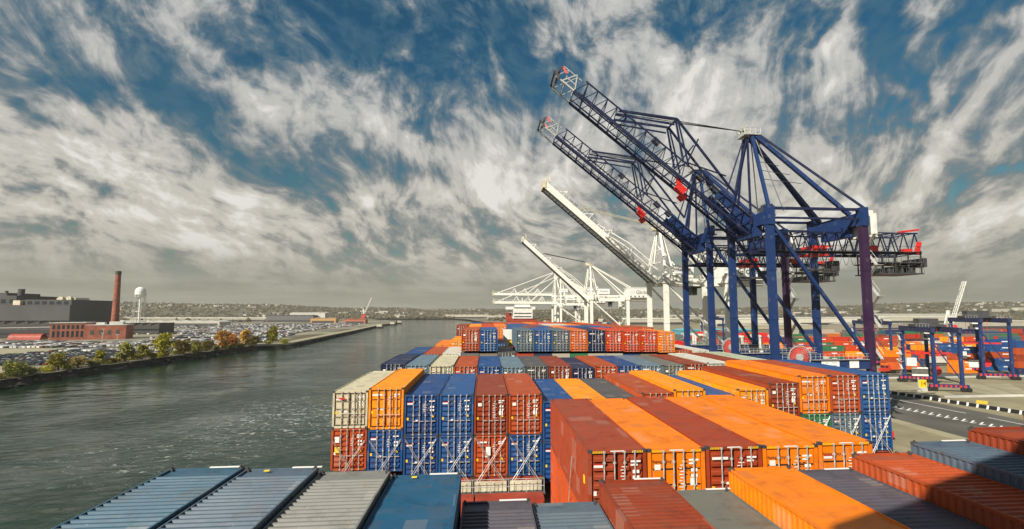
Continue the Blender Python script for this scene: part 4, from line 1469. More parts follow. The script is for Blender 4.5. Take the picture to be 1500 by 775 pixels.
    for bx in ((25.4, 27.4, -3.7, -2.2, 37.9, 39.2), (33.4, 35.4, -3.8, -2.6, 37.6, 38.5)):
        mb = MB(); mb.box(*bx); part('rear_hoist', mb, M['red'], c)
    mb = MB(); mb.beam((36.4, -3.6, 37.4), (37.3, -3.6, 40.0), .7, .7); part('buffer_arm', mb, M['red'], c)
    mb = MB(); mb.beam((33.0, -3, 42.3), (37.8, -3, 42.9), .5, .4); part('jib_arm', mb, M['red'], c)
    mb = MB(); mb.box(21.8, 24.4, -7.4, -2.6, 40.5, 45.6); mb.box(22.0, 24.0, -7.0, -3.0, 45.6, 46.3); part('machinery_house', mb, M['white'], c)
    mb = MB(); mb.box(1.4, 4.6, -3.2, 3.2, LT - .45, LT - .2); mb.box(2.6, 4.2, -2.8, -.6, LT - .2, LT + 2.2); mb.box(1.8, 2.4, -2.6, -1.2, LT - .2, LT + 1.5)
    for x in (1.5, 2.5, 3.5, 4.5): mb.tube((x, -3.2, LT - .2), (x, -3.2, LT + 1.1), .04, 4)
    part('winch_platform', mb, M['steel'], c)
    stairs(c, G + 1.0, -SP, PO + 1, 38, M['galv'])
    # cable reel and sign plates on the near portal beam
    mb = MB(); cx, cz, r = 4.3, PO + 1.5, 2.3; y = -SP - 1.4
    for i in range(36):
        t = 2 * math.pi * i / 36; t2 = 2 * math.pi * (i + 1) / 36
        mb.tube((cx + .6 * math.cos(t), y, cz + .6 * math.sin(t)), (cx + r * math.cos(t), y - .05, cz + r * math.sin(t)), .022, 3, 1)
        mb.beam((cx + r * math.cos(t), y, cz + r * math.sin(t)), (cx + r * math.cos(t2), y, cz + r * math.sin(t2)), .16, .16, 1)
    mb.tube((cx, y + .1, cz), (cx, y + .35, cz), r * .82, 30, 0); mb.tube((cx, y - .12, cz), (cx, y + .36, cz), .75, 14, 1)
    mb.tube((cx, y + .35, cz), (cx, -SP, cz), .3, 8, 1)
    part('cable_reel', mb, [M['red'], M['galv']], c)
    mb = MB(); mb.box(9.4, 13.2, -SP - .60, -SP - .553, PO - .72, PO + .72); mb.box(15.4, 17.4, -SP - .60, -SP - .553, PO - .75, PO + .72)
    mb.box(10.2, 10.9, -SP - .612, -SP - .601, PO + .25, PO + .33, 1); mb.box(11.6, 12.6, -SP - .612, -SP - .601, PO + .25, PO + .33, 1); mb.box(9.9, 12.6, -SP - .612, -SP - .601, PO - .28, PO - .22, 1)
    part('sign_plate', mb, [M['marks'], M['steel']], c)
    return c


c1 = blue_crane(106.0, 'nearest blue ship to shore crane with its raised boom reaching highest')
c2 = blue_crane(134.2, 'second blue ship to shore crane, half hidden behind the nearest blue one')


def white_crane(Y, label, LT=36.0, hz=36.5, ang=41.5, BL=50, apex=52.0, house=True, leaf=None):
    c = bpy.data.objects.new('ship_to_shore_crane', None); COL.objects.link(c); c.location = (XQ, Y, GZ)
    tag(c, label, 'crane', 'white ship to shore cranes')
    m = M['crane']; col = WHITEC
    G, SP, PO = 20.5, 8.4, 12.0
    legs_and_frames(c, col, m, LT, G, SP, PO, 1.5, None)
    for x in (0, G):
        mb = MB(); mb.box(x - .8, x + .8, -SP + .9, SP - .9, LT - 2.4, LT - .2)
        mb.box(x - 1.05, x + 1.05, -SP - 1.0, -SP + 1.0, LT - 2.6, LT + .6); mb.box(x - 1.05, x + 1.05, SP - 1.0, SP + 1.0, LT - 2.6, LT + .6)
        part('cross_beam', mb, m, c, col)
    for y in (-SP, SP):
        mb = MB(); mb.beam((.9, y, LT - .4), (G - .9, y, LT - .4), .7, .8); part('top_tie', mb, m, c, col)
    mb = MB()
    for s in (-1, 1):
        mb.box(-1.5, 36, s * 2.8 - .35, s * 2.8 + .35, hz - 4.0, hz - 2.2)
    for k in range(13): mb.box(-1 + k * 3, -.7 + k * 3, -2.44, 2.44, hz - 3.9, hz - 3.5)
    g = part('trolley_girder', mb, m, c, col)
    mb = MB()
    for s in (-1, 1):
        for k in range(19): mb.tube((k * 2, s * 3.3, hz - 2.2), (k * 2, s * 3.3, hz - 1.1), .05, 4)
        mb.tube((0, s * 3.3, hz - 1.1), (36, s * 3.3, hz - 1.1), .05, 4)
        mb.beam((0, s * 3.0, hz - 2.3), (0, s * 3.0, LT - 1), .5); mb.beam((G, s * 3.0, hz - 2.3), (G, s * 3.0, LT - 1), .5)
    part('walkway_railing', mb, M['white'], g)
    # boom: twin plate girders with a rail truss on top
    a = R(ang); ca, sa = math.cos(a), math.sin(a)
    H = Vector((-1.8, 0, hz - 3)); d = Vector((-ca, 0, sa)); u = Vector((sa, 0, ca))
    def B(t, s, k): return tuple(H + d * t + Vector((0, s, 0)) + u * k)
    mb = MB()
    for s in (-2.8, 2.8):
        mb.beam(B(0, s, .95), B(BL, s, .95), .7, 2.0)
    for k in range(int(BL / 3)): mb.beam(B(k * 3 + 1, -2.5, .2), B(k * 3 + 1, 2.5, .2), .3)
    boom = part('boom', mb, m, c, col)
    mb = MB()
    for s in (-2.3, 2.3): mb.beam(B(.5, s, -.15), B(BL - .5, s, -.15), .3, .35)
    for k in range(int(BL / 1.5)): mb.beam(B(k * 1.5 + .5, -2.3, -.1), B(k * 1.5 + 1.2, 2.3, -.1), .16)
    part('trolley_rail', mb, M['steel'], boom)
    mb = MB()
    for s in (-3.3, 3.3):
        for k in range(int(BL / 2.2)): mb.tube(B(k * 2.2 + .6, s, 2), B(k * 2.2 + .6, s, 3.1), .05, 4)
        mb.tube(B(0, s, 3.1), B(BL - 1, s, 3.1), .06, 4)
    for k in (.25, .45, .62, .85): mb.beam(B(BL * k, -2.8, 2), B(BL * k, -2.8, 4.2), .35); mb.beam(B(BL * k, -2.8, 4.1), B(BL * k + 2.4, -2.8, 2), .3)
    part('boom_walkway', mb, M['white'], boom)
    mb = MB(); mb.beam(B(BL, -3.3, 1), B(BL, 3.3, 1), 1.2, 2.6); mb.beam(B(BL - 1, -3.2, 2.5), B(BL + .6, -3.2, 4.2), .5); mb.tube(B(BL + .7, -3, 2), B(BL + .7, 3, 2), .5, 8)
    part('boom_tip', mb, M['cream'], boom)
    A = Vector((1.0, 0, apex))
    for s in (-1, 1):
        mb = MB(); mb.beam((0, s * SP, LT + .4), A + Vector((0, s * .9, 0)), .7, .7); part('mast_leg', mb, m, c, col)
        mb = MB(); mb.beam((5.5, s * 3.0, hz - 2.2), A + Vector((.5, s * .7, -.4)), .6, .6); part('mast_leg', mb, m, c, col)
        mb = MB(); mb.beam(A + Vector((.5, s * 1.0, 0)), (G, s * SP * .5, LT), .55, .55); part('backstay', mb, m, c, col)
        mb = MB(); mb.beam(A + Vector((.5, s * 1.0, .3)), (33.5, s * 2.8, hz - 1.4), .42, .42); part('backstay', mb, m, c, col)
    mb = MB(); mb.box(-1.4, 2.4, -1.6, 1.6, apex - .2, apex + .2); mb.box(-.8, 1.0, -1.1, 1.1, apex + .2, apex + 1.5)
    for s in (-.8, .8): mb.tube((-.8, s - .1, apex + 1.3), (-.8, s + .1, apex + 1.3), .8, 10)
    part('apex_sheaves', mb, M['cream'], c)
    mb = MB()
    zz = LT + .5; s = 1
    while zz < apex - 3:
        t = (zz - LT) / (apex - LT); y = SP * (1 - t) * .9; mb.beam((.2, -y, zz), (.2, y, zz), .3)
        mb.beam((.2, -y * s, zz), (.2, y * s * .9, min(zz + 4, apex)), .22); zz += 4.2; s = -s
    mb.beam((5.2, -3, hz + 3), (2.6, 3, apex - 6), .25); mb.beam((5.2, 3, hz), (.3, -3, hz + 8), .25); mb.beam((.5, -4, hz + 4), (5, -3, hz + 2), .3)
    part('mast_lattice', mb, m, c, col)
    if ang > 5:
        mb = MB()
        for s in (-1.5, 0, 1.5): mb.tube(B(BL * .72, s, 3.4), A + Vector((-.8, s * .6, 1.6)), .10, 4)
        part('hoist_rope', mb, M['cream'] if Y < 200 else M['steel'], c)
        for s in (-2.8, 2.8):
            mb = MB(); mb.beam(B(BL * .55, s, 2.4), B(BL * .3, s, 4.6), .35); mb.beam(B(BL * .3, s, 4.6), B(4, s, 4.6), .3); mb.beam(B(4, s, 4.6), A + Vector((-1, s * .3, -2)), .3)
            part('forestay', mb, m, c, col)
    else:
        for s in (-2.8, 2.8):
            for k in (.42, .93):
                mb = MB(); mb.beam(B(BL * k, s, 2), A + Vector((-.5, s * .3, 0)), .5, .5); part('forestay', mb, m, c, col)
            mb = MB()
            for k in (.2, .42, .6): mb.beam(B(BL * k, s, 2), B(BL * k + 2, s, 6), .3); mb.beam(B(BL * k + 5, s, 2), B(BL * k + 2, s, 6), .3)
            part('stay_bracket', mb, m, c, col)
    mb = MB(); mb.box(22, 35.5, -4.6, 4.6, hz - 1.9, hz + 3.6); mb.box(21.8, 35.7, -4.8, 4.8, hz + 3.6, hz + 3.9)
    hs = part('machinery_house', mb, M['white'], c)
    mb = MB()
    for k in range(5): mb.box(23 + k * 2.4, 23.8 + k * 2.4, -4.63, -4.6, hz - 1.6, hz - .9)
    mb.box(22, 35.5, -5.6, -4.62, hz - 2.2, hz - 2.0)
    part('house_vent', mb, M['steel'], hs)
    text('house_lettering', 'Global', 2.9, hs, (30.2, -4.64, hz + 1.0), (R(90), 0, 0), M['steel'], .01)
    mb = MB(); mb.box(4.8, 11.5, -3.6, -3.4, hz + .2, hz + 3.0); sp = part('name_board', mb, M['marks'], c)
    mb = MB(); mb.beam((5.2, -3.3, hz - 2.2), (5.2, -3.3, hz + .2), .25); mb.beam((11, -3.3, hz - 2.2), (11, -3.3, hz + .2), .25); part('board_post', mb, M['white'], sp)
    text('board_lettering', 'Global', 1.7, sp, (8.2, -3.62, hz + 1.6), (R(90), 0, 0), M['steel'], .01)
    mb = MB(); mb.box(11, 14.5, -2.3, 2.3, hz - 4.6, hz - 4.02); mb.box(11.6, 13.4, -1.4, 1.2, hz - 7, hz - 4.62); part('trolley', mb, M['steel'], c)
    mb = MB(); mb.tube((3.2, -SP - 1.4, PO + 1), (3.2, -SP - 1.0, PO + 1), 2.6, 24); mb.tube((3.2, -SP - 1.5, PO + 1), (3.2, -SP - .5, PO + 1), .7, 12); part('cable_reel', mb, M['red'], c)
    stairs(c, G + 1.1, SP - 2, PO + 1, LT - 4, M['white'])
    return c


white_crane(167.0, 'large white ship to shore crane with raised boom just behind the blue ones', LT=36.5, hz=37.2, ang=40.5, BL=49.5, apex=52.5)
white_crane(283.0, 'white ship to shore crane with raised boom, smaller and farther left', LT=33.5, hz=34.2, ang=42.0, BL=49, apex=50.6)
white_crane(397.0, 'far white crane with its lowered boom, the lower of two level booms', LT=30.0, hz=33.0, ang=.4, BL=50, apex=53.0)
white_crane(430.0, 'farthest white crane with its lowered boom, the upper of two level booms', LT=35.0, hz=40.5, ang=.4, BL=50, apex=58.0)
# ================================================================== TERMINAL YARD
def yard_container(x, y, z, col, rot, label, L=12.192, h=H1):
    key = ('yard', round(L), h)
    o = link('shipping_container', cm(key, lambda: yard_mesh(L, h)), None, (x, y, z), (0, 0, rot), color=col)
    tag(o, label, 'container', 'containers stacked in the terminal yard')
    return o


def yard_mesh(L, h):
    mb = MB(); w = CW / 2; l = L / 2
    wall_corr(mb, -w + .02, -1, -l + .1, l - .1, .1, h - .05, .8, .06); wall_corr(mb, w - .02, 1, -l + .1, l - .1, .1, h - .05, .8, .06)
    mb.box(-w + .04, w - .04, -l + .05, l - .05, h - .06, h - .02)
    mb.box(-w + .1, w - .1, -l + .03, l - .03, .08, h - .1)
    for sx in (-1, 1):
        for sy in (-1, 1):
            xa, xb = sorted((sx * w, sx * (w - .16))); ya, yb = sorted((sy * l, sy * (l - .16)))
            mb.box(xa, xb, ya, yb, 0, h)
        xa, xb = sorted((sx * (w - .001), sx * (w - .08))); mb.box(xa, xb, -l + .16, l - .16, h - .14, h - .001); mb.box(xa, xb, -l + .16, l - .16, .001, .16)
    mb.box(-w - .004, -w + .03, -l * .35, l * .1, h * .55, h * .72, 1)
    return mb.mesh('yard_container', [M['paint'], M['marks']])


yr = random.Random(77)
YC = [('red', .24), ('orange', .15), ('rust', .15), ('green', .14), ('navy', .08), ('blue2', .08), ('white', .06), ('yorange', .06), ('brown', .04)]


def ypick():
    t = yr.random()
    for c, p in YC:
        t -= p
        if t < 0: return c
    return 'red'


def yard_label(c, where): return f"{WORD[c]} container stacked {where}"


for k, c in enumerate(['navy', 'rust', 'brown', 'rust', 'blue']):
    yard_container(213, 183 + .0, GZ + .01 + k * (H1 + .01), C[c], R(90), f"{WORD[c]} container in the stack at the right edge of the photo, {['bottom', 'second', 'third', 'fourth', 'top'][k]} one")
    yard_container(216, 196, GZ + .01 + k * (H1 + .01), C[['blue2', 'blue', 'rust', 'vblue', 'vblue'][k]], R(90), f"container behind the right edge stack, {['bottom', 'second', 'third', 'fourth', 'top'][k]} one")
# hand-placed stack between the two gantry cranes
for (x, y, cols) in ((192.5, 190.0, ['orange', 'orange', 'rust', 'blue']), (176.0, 205.0, ['orange', 'rust', 'orange']), (180, 196, ['grey'])):
    for k, c in enumerate(cols):
        yard_container(x, y, GZ + .01 + k * (H1 + .01), C[c], R(90), f"{WORD[c]} container in the {'tall' if len(cols) == 4 else 'short'} stack near the gantry cranes, {['bottom', 'second', 'third', 'top'][k]} one")

cnt = 0
far = []
zones = [
    # x0, x1, y0, rows, gap, maxh, where
    (150, 330, 236, 4, 2.62, 3, 'in the front block right of the blue cranes'),
    (150, 380, 262, 5, 2.62, 4, 'in the second block right of the blue cranes'),
    (158, 420, 296, 5, 2.62, 5, 'in the third block right of the blue cranes'),
    (150, 480, 334, 5, 2.62, 4, 'in the fourth block right of the blue cranes'),
    (150, 440, 376, 4, 2.62, 3, 'behind the yard roads'),
]
for zi, (x0, x1, y0, rows, gap, mh, where) in enumerate(zones):
    nx = int((x1 - x0) / 12.9)
    for r in range(rows):
        for i in range(nx):
            x = x0 + 6 + i * 12.9; y = y0 + r * gap
            greenish = (zi == 2 and .30 < i / nx < .55) or (zi == 3 and i / nx < .1)
            hh = max(0, min(mh, int(noise.noise(Vector((i * .4, r * .5, zi * 3.1))) * 3.0 + mh * .80 + yr.random())))
            if greenish: hh = mh
            if yr.random() < .06: hh = 0
            for k in range(hh):
                c = 'green' if greenish and yr.random() < .9 else ypick()
                # only those with a face towards the ship stay things of their own
                seen = (r == 0 or k == hh - 1) and y < 345 and cnt < 128
                if seen:
                    yard_container(x, y, GZ + .01 + k * (H1 + .01), C[c], R(90), yard_label(c, where)); cnt += 1
                else:
                    far.append((x, y, GZ + .01 + k * (H1 + .01), 12.192, 2.438))
# end-on rows beyond the cranes (seen between the legs and towards the far terminal)
for (x0, x1, y0, y1, mh, where) in ((96, 146, 250, 330, 3, 'behind the legs of the blue cranes'), (96, 170, 345, 420, 3, 'far'), (92, 150, 440, 560, 4, 'far'), (90, 150, 590, 860, 4, 'far'), (120, 200, 700, 800, 3, 'far')):
    for i in range(int((x1 - x0) / 2.7)):
        if i % 7 == 6: continue
        for j in range(int((y1 - y0) / 13)):
            hh = max(0, int(noise.noise(Vector((i * .33, j * .6, x0))) * 2.5 + mh * .6 + yr.random()))
            for k in range(hh):
                x, y = x0 + i * 2.7, y0 + j * 13
                if j == 0 and y0 == 250 and cnt < 152:
                    c = ypick(); yard_container(x, y, GZ + .01 + k * (H1 + .01), C[c], 0, yard_label(c, where)); cnt += 1
                else:
                    far.append((x, y, GZ + .01 + k * (H1 + .01), 2.438, 12.192))
mb = MB()
for (x, y, z, w, l) in far + HIDDEN:
    mb.box(x - w / 2, x + w / 2, y - l / 2, y + l / 2, z, z + H1)
tag(link('container_stacks', mb.mesh('container_stacks', M['stack'])), 'far mass of red, orange, green and blue containers filling the terminal', 'container stacks', kind='stuff')


# ---------------------------------------------------------------- rubber-tyred gantry cranes
def rtg(x, y, rot, W, D, Hh, label):
    """W: wheelbase seen across, D: span in depth"""
    c = bpy.data.objects.new('gantry_crane', None); COL.objects.link(c); c.location = (x, y, GZ); c.rotation_euler = (0, 0, rot)
    tag(c, label, 'gantry crane', 'blue rubber tyred gantry cranes')
    for yy in (0, D):
        for xx in (0, W):
            mb = MB(); mb.box(xx - .45, xx + .45, yy - .4, yy + .4, 1.9, Hh); part('leg', mb, M['crane'], c, BLUEC)
        mb = MB(); mb.box(-1.6, W + 1.6, yy - .5, yy + .5, 1.3, 2.2)
        sb = part('sill_beam', mb, M['crane'], c, BLUEC)
        for xx in (-.9, W + .9):
            for k in (-.75, .75):
                mb = MB(); mb.tube((xx + k, yy - .35, .7), (xx + k, yy + .35, .7), .7, 14); part('wheel', mb, M['black'], c)
        mb = MB()
        for k in range(8):
            mb.box(-1.5 + k * (W + 3) / 8, -1.5 + (k + .5) * (W + 3) / 8, yy - .52, yy - .505, 1.35, 2.1)
        part('warning_stripe', mb, M['red'], sb)
        mb = MB(); mb.beam((0, yy, Hh - 3), (W, yy, 3.2), .28); mb.beam((0, yy, Hh - 3.4), (W, yy, Hh - 3.4), .45); part('frame_brace', mb, M['crane'], c, BLUEC)
    for xx in (0, W):
        mb = MB(); mb.box(xx - .5, xx + .5, -1.2, D + 1.2, Hh, Hh + 1.7); part('main_girder', mb, M['crane'], c, (.018, .03, .09))
    mb = MB()
    for xx in (-.7, W + .7):
        for k in range(int(D / 2) + 1): mb.tube((xx, k * 2, Hh + 1.7), (xx, k * 2, Hh + 2.8), .04, 4)
        mb.tube((xx, 0, Hh + 2.8), (xx, D, Hh + 2.8), .05, 4)
    part('girder_railing', mb, M['galv'], c)
    mb = MB(); mb.box(-.8, W + .8, D * .42, D * .42 + 5, Hh + 1.72, Hh + 2.5); mb.box(.6, W - 1, D * .42 + .5, D * .42 + 4.5, Hh + 2.5, Hh + 4.4)
    part('trolley', mb, M['steel'], c)
    mb = MB(); mb.box(W * .2, W * .2 + 2, D * .42, D * .42 + 1.8, Hh - 2.6, Hh - .1); cb = part('operator_cab', mb, M['white'], c)
    mb = MB(); mb.box(W * .2 + .1, W * .2 + 1.9, D * .42 - .03, D * .42 - .003, Hh - 2.0, Hh - .6); part('window', mb, M['glass'], cb)
    mb = MB()
    for xx in (W * .15, W * .8):
        for yy in (D * .42 + 1, D * .42 + 4): mb.tube((xx, yy, Hh + 1.7), (xx, yy, Hh * .62), .05, 4)
    mb.box(-2.6, W + 2.6, D * .42 + 1.6, D * .42 + 3.4, Hh * .62 - .5, Hh * .62)
    part('spreader', mb, M['red'], c)
    mb = MB(); mb.box(W * .28, W * .95, D - .9, D - .55, 2.3, 5.3); mb.box(W * .05, W * .45, -1.8 + D, -.56 + D, 5.8, 8.6); part('power_house', mb, M['white'], c)
    mb = MB(); mb.tube((W + 2.2, D - .7, 4.2), (W + 2.2, D - .3, 4.2), 1.6, 20); mb.tube((W + 2.2, D - .8, 4.2), (W + 2.2, D - .2, 4.2), .5, 10); part('cable_reel', mb, M['red'], c)
    mb = MB(); z = 2.2; s = 1
    while z < Hh - 2:
        mb.beam((-1.0, D * .1 + 1.0 * s + D * .9, z), (-1.0, D - s * 1.0 + D * 0, z + 2.5), .6, .08); mb.box(-1.5, -.5, D - 1.3, D + 1.3, z + 2.42, z + 2.5); s = -s; z += 2.5
    part('stair_tower', mb, M['galv'], c)
    return c


rtg(139.8, 148.0, R(-20), 7.2, 21.0, 18.0, 'nearest blue rubber tyred gantry crane beside the yellow numbered block')
rtg(181.5, 171.5, R(-22), 8.6, 21.5, 20.5, 'blue gantry crane at the right edge with white cabinets and red reel')
rtg(176.0, 218.0, R(-20), 7.6, 21.5, 18.5, 'gantry crane farther back between the two front gantry cranes')
rtg(152.0, 330.0, R(-6), 7.4, 21.5, 18.5, 'small distant gantry crane behind the stairs of the nearest blue ship crane')

# numbered yellow block
o = bpy.data.objects.new('bay_marker', None); COL.objects.link(o); o.location = (135.6, 148.2, GZ)
mb = MB(); mb.box(-1.15, 1.15, -.35, .35, 1.2, 3.5); part('marker_board', mb, M['yellow'], o)
mb = MB(); mb.box(-1.25, 1.25, -.5, .5, 0, 1.19); mb.box(-1.4, -1.26, -.1, .1, 0, 4.2); part('base', mb, M['roofpale'], o)
text('marker_number', '14', 1.9, o, (0, -.365, 2.35), (R(90), 0, 0), M['black'], .01)
tag(o, 'yellow block with black number 14 at the edge of the yard', 'bay marker')


# ---------------------------------------------------------------- road trucks
def truck(x, y, rot, cab, box, label, flat=False):
    t = bpy.data.objects.new('container_truck', None); COL.objects.link(t); t.location = (x, y, GZ + .01); t.rotation_euler = (0, 0, rot)
    tag(t, label, 'truck', 'trucks in the terminal yard')
    mb = MB(); mb.prism([(-1.2, -9.3), (1.2, -9.3), (1.2, -7.0), (-1.2, -7.0)], .9, 3.3); mb.box(-1.15, 1.15, -10.2, -9.31, .8, 1.9); part('cab', mb, M['carpaint'], t, cab)
    mb = MB(); mb.box(-1.0, 1.0, -9.33, -9.302, 2.2, 3.0); mb.box(-1.215, -1.201, -9.1, -7.9, 2.2, 3.0); mb.box(1.201, 1.215, -9.1, -7.9, 2.2, 3.0); part('window', mb, M['glass'], t)
    mb = MB(); mb.box(-.5, .5, -8.0, 6.2, .85, 1.25); mb.box(-1.1, 1.1, -6.3, 6.3, 1.25, 1.42); part('chassis', mb, M['steel'], t)
    for (yy) in (-8.8, -6.2, -5.0, 4.0, 5.2):
        for s in (-1, 1):
            mb = MB(); mb.tube((s * .75, yy, .5), (s * 1.2, yy, .5), .5, 12); part('wheel', mb, M['black'], t)
    if box:
        mb = MB(); mb.box(-1.22, 1.22, -6.1, 6.1, 1.43, 4.1)
        for k in range(12): mb.box(-1.25, 1.25, -6.0 + k, -5.9 + k, 1.5, 4.05)
        part('trailer_box', mb, M['obj'], t, box)
    return t


truck(189, 221, R(-90), (.05, .05, .06), (.70, .69, .64), 'black truck with white trailer passing in front of the red container block')
truck(101, 163, R(184), (.60, .60, .58), (.62, .11, .03), 'white truck with a red box on the road by the crane stairs')
truck(123, 205, R(-92), (.60, .58, .5), (.66, .65, .55), 'white truck with pale trailer under the nearest blue ship crane')
truck(150, 221, R(-90), (.62, .12, .02), (.60, .58, .50), 'orange truck with pale trailer left of the black truck')
truck(118, 176, R(-90), (.60, .45, .02), (.52, .50, .42), 'yellow truck with pale trailer behind the portal beam')


truck(168, 192, R(-88), (.55, .05, .03), (.68, .12, .02), 'red truck with orange box between the road and the front block')
truck(160, 206, R(-95), (.62, .61, .58), (.60, .58, .52), 'white truck with white trailer behind the nearest gantry crane')
truck(141, 190, R(-70), (.58, .40, .03), (.55, .10, .04), 'yellow truck with red box turning onto the terminal road')
truck(112, 192, R(-90), (.60, .60, .58), (.05, .16, .07), 'white truck carrying a green box behind the portal beam')
truck(207, 215, R(-92), (.05, .07, .15), (.62, .60, .55), 'dark blue truck with white trailer near the right edge stack')


# straddle carriers / white portal frames between the crane legs
def straddle(x, y, rot, col, label):
    t = bpy.data.objects.new('straddle_carrier', None); COL.objects.link(t); t.location = (x, y, GZ); t.rotation_euler = (0, 0, rot)
    tag(t, label, 'straddle carrier', 'straddle carriers behind the blue cranes')
    for xx in (-2.4, 2.4):
        for yy in (-4.2, 4.2):
            mb = MB(); mb.box(xx - .35, xx + .35, yy - .4, yy + .4, 1.5, 12.4); part('leg', mb, M['obj'], t, col)
        mb = MB(); mb.box(xx - .45, xx + .45, -5.2, 5.2, .9, 1.6); part('lower_beam', mb, M['obj'], t, col)
        mb = MB(); mb.box(xx - .4, xx + .4, -5, 5, 12.4, 13.3); part('upper_beam', mb, M['obj'], t, col)
        for yy in (-4.4, -1.6, 1.6, 4.4):
            mb = MB(); mb.tube((xx - .3, yy, .75), (xx + .3, yy, .75), .75, 12); part('wheel', mb, M['black'], t)
    mb = MB(); mb.box(-2.0, 2.0, -3.0, 3.0, 12.6, 14.2); part('engine_deck', mb, M['red'], t)
    mb = MB(); mb.box(-1.0, 1.4, -5.4, -3.6, 9.8, 12.2); part('operator_cab', mb, M['red'], t)
    return t


straddle(122, 234, R(8), (.70, .69, .64), 'white straddle carrier seen between the legs of the nearest blue crane')
straddle(133, 236, R(-4), (.70, .69, .64), 'second white straddle carrier, right of the first one behind the blue crane')
straddle(110, 250, R(80), (.70, .69, .64), 'white straddle carrier standing left behind the crane legs, seen sideways')


# harbour crane with lattice jib far back, and far pale sheds
def mobile_crane(x, y, s, label, base=None):
    c = bpy.data.objects.new('mobile_harbour_crane', None); COL.objects.link(c); c.location = (x, y, GZ)
    tag(c, label, 'crane')
    mb = MB(); mb.box(-5 * s, 5 * s, -4 * s, 4 * s, .5, 3 * s); mb.box(-2.4 * s, 2.4 * s, -2.4 * s, 2.4 * s, 3 * s, 8 * s); part('chassis', mb, M['red'], c)
    mb = MB(); mb.beam((-1 * s, 0, 8 * s), (-2 * s, 0, 18 * s), 1.4 * s); mb.beam((-5 * s, 0, 8 * s), (-2 * s, 0, 18 * s), .6 * s); mb.beam((2 * s, 0, 9 * s), (-2 * s, 0, 16 * s), .6 * s); part('tower', mb, M['white'], c)
    mb = MB(); truss(mb, (1 * s, 0, 9 * s), (13 * s, 0, 38 * s), 1.5 * s, 1.4 * s, 12, .3 * s, .16 * s); part('jib', mb, M['white'], c)
    mb = MB(); mb.tube((-2 * s, 0, 18 * s), (13 * s, 0, 38 * s), .12 * s, 4); mb.tube((13 * s, 0, 38 * s), (13.2 * s, 0, 26 * s), .08 * s, 4); part('rope', mb, M['steel'], c)
    return c


mobile_crane(446, 450, 1.4, 'white mobile harbour crane with lattice jib on red chassis above the yard')
mobile_crane(-395, 1700, 1.75, 'tiny lattice crane on the horizon where the river ends')


def shed(x, y, z, w, l, h, wall, roof, label, rot=0, n=5):
    o = bpy.data.objects.new('warehouse', None); COL.objects.link(o); o.location = (x, y, z); o.rotation_euler = (0, 0, rot)
    tag(o, label, 'warehouse')
    mb = MB(); mb.box(-w / 2, w / 2, -l / 2, l / 2, 0, h); part('wall', mb, M['obj'], o, wall)
    mb = MB(); hw = w / 2 + .5
    for k in range(n):
        xa, xb = -hw + 2 * hw * k / n, -hw + 2 * hw * (k + 1) / n; xm = (xa + xb) / 2
        mb.face([(xa, -l / 2 - .5, h + .01), (xm, -l / 2 - .5, h + 1.6), (xm, l / 2 + .5, h + 1.6), (xa, l / 2 + .5, h + .01)])
        mb.face([(xm, -l / 2 - .5, h + 1.6), (xb, -l / 2 - .5, h + .01), (xb, l / 2 + .5, h + .01), (xm, l / 2 + .5, h + 1.6)])
        mb.face([(xa, -l / 2 - .5, h + .01), (xb, -l / 2 - .5, h + .01), (xm, -l / 2 - .5, h + 1.6)])
    part('roof', mb, M['obj'], o, roof)
    mb = MB()
    mb.box(-w / 2 + 3, w / 2 - 3, -l / 2 - .12, -l / 2 - .004, .05, 4.2)
    part('loading_bay', mb, M['steel'], o)
    return o


W_, P_ = (.60, .58, .50), (.66, .65, .60)
for a in (
    (430, 800, GZ, 130, 40, 11, W_, P_, 'long pale warehouse behind the yard, left of the harbour crane', 0, 8),
    (620, 850, GZ, 170, 50, 12, W_, (.55, .54, .50), 'long pale warehouse behind the yard, right of the harbour crane', 0, 9),
    (300, 900, GZ, 110, 36, 10, (.45, .42, .35), P_, 'pale warehouse seen between the legs of the nearest blue crane', 0, 6),
    (880, 980, GZ, 190, 40, 12, (.50, .47, .38), P_, 'wide pale warehouse near the right edge of the horizon land', 0, 9),
    (560, 1180, GZ, 240, 50, 13, (.40, .38, .32), P_, 'far white roofed warehouse in the middle of the right horizon', 0, 12),
    (1250, 1350, GZ, 260, 50, 14, (.48, .46, .38), P_, 'far white warehouse at the right end of the horizon', 0, 12),
    (-62, 1720, GZ, 150, 40, 11, (.55, .52, .42), (.5, .47, .38), 'pale long building at the far end of the river', 0, 8),
    (60, 1560, GZ, 110, 40, 10, (.5, .47, .38), (.5, .47, .38), 'pale building behind the far white cranes at the river end', 0, 6),
    (-520, 1560, GZ, 100, 40, 18, (.62, .60, .55), P_, 'white warehouse on the far bank left of the horizon crane', 0, 5),
    (-430, 1180, GZ, 100, 36, 14, (.14, .14, .15), (.10, .10, .10), 'dark shed at the far end of the river dock', 0, 5),
    (330, 560, GZ, 90, 26, 8, (.40, .37, .28), (.50, .48, .40), 'low beige warehouse beyond the container blocks, left one', 0, 4),
    (470, 590, GZ, 80, 26, 8, (.30, .27, .22), (.40, .38, .33), 'low brownish warehouse beyond the container blocks, right one', 0, 4),
    (700, 640, GZ, 120, 30, 10, (.42, .40, .34), (.50, .48, .42), 'beige warehouse close to the right edge beyond the yard', 0, 5),
    (200, 430, GZ, 70, 20, 8, (.10, .35, .42), (.14, .42, .50), 'light blue roofed shed between the legs of the blue cranes', 0, 3),
): shed(*a)


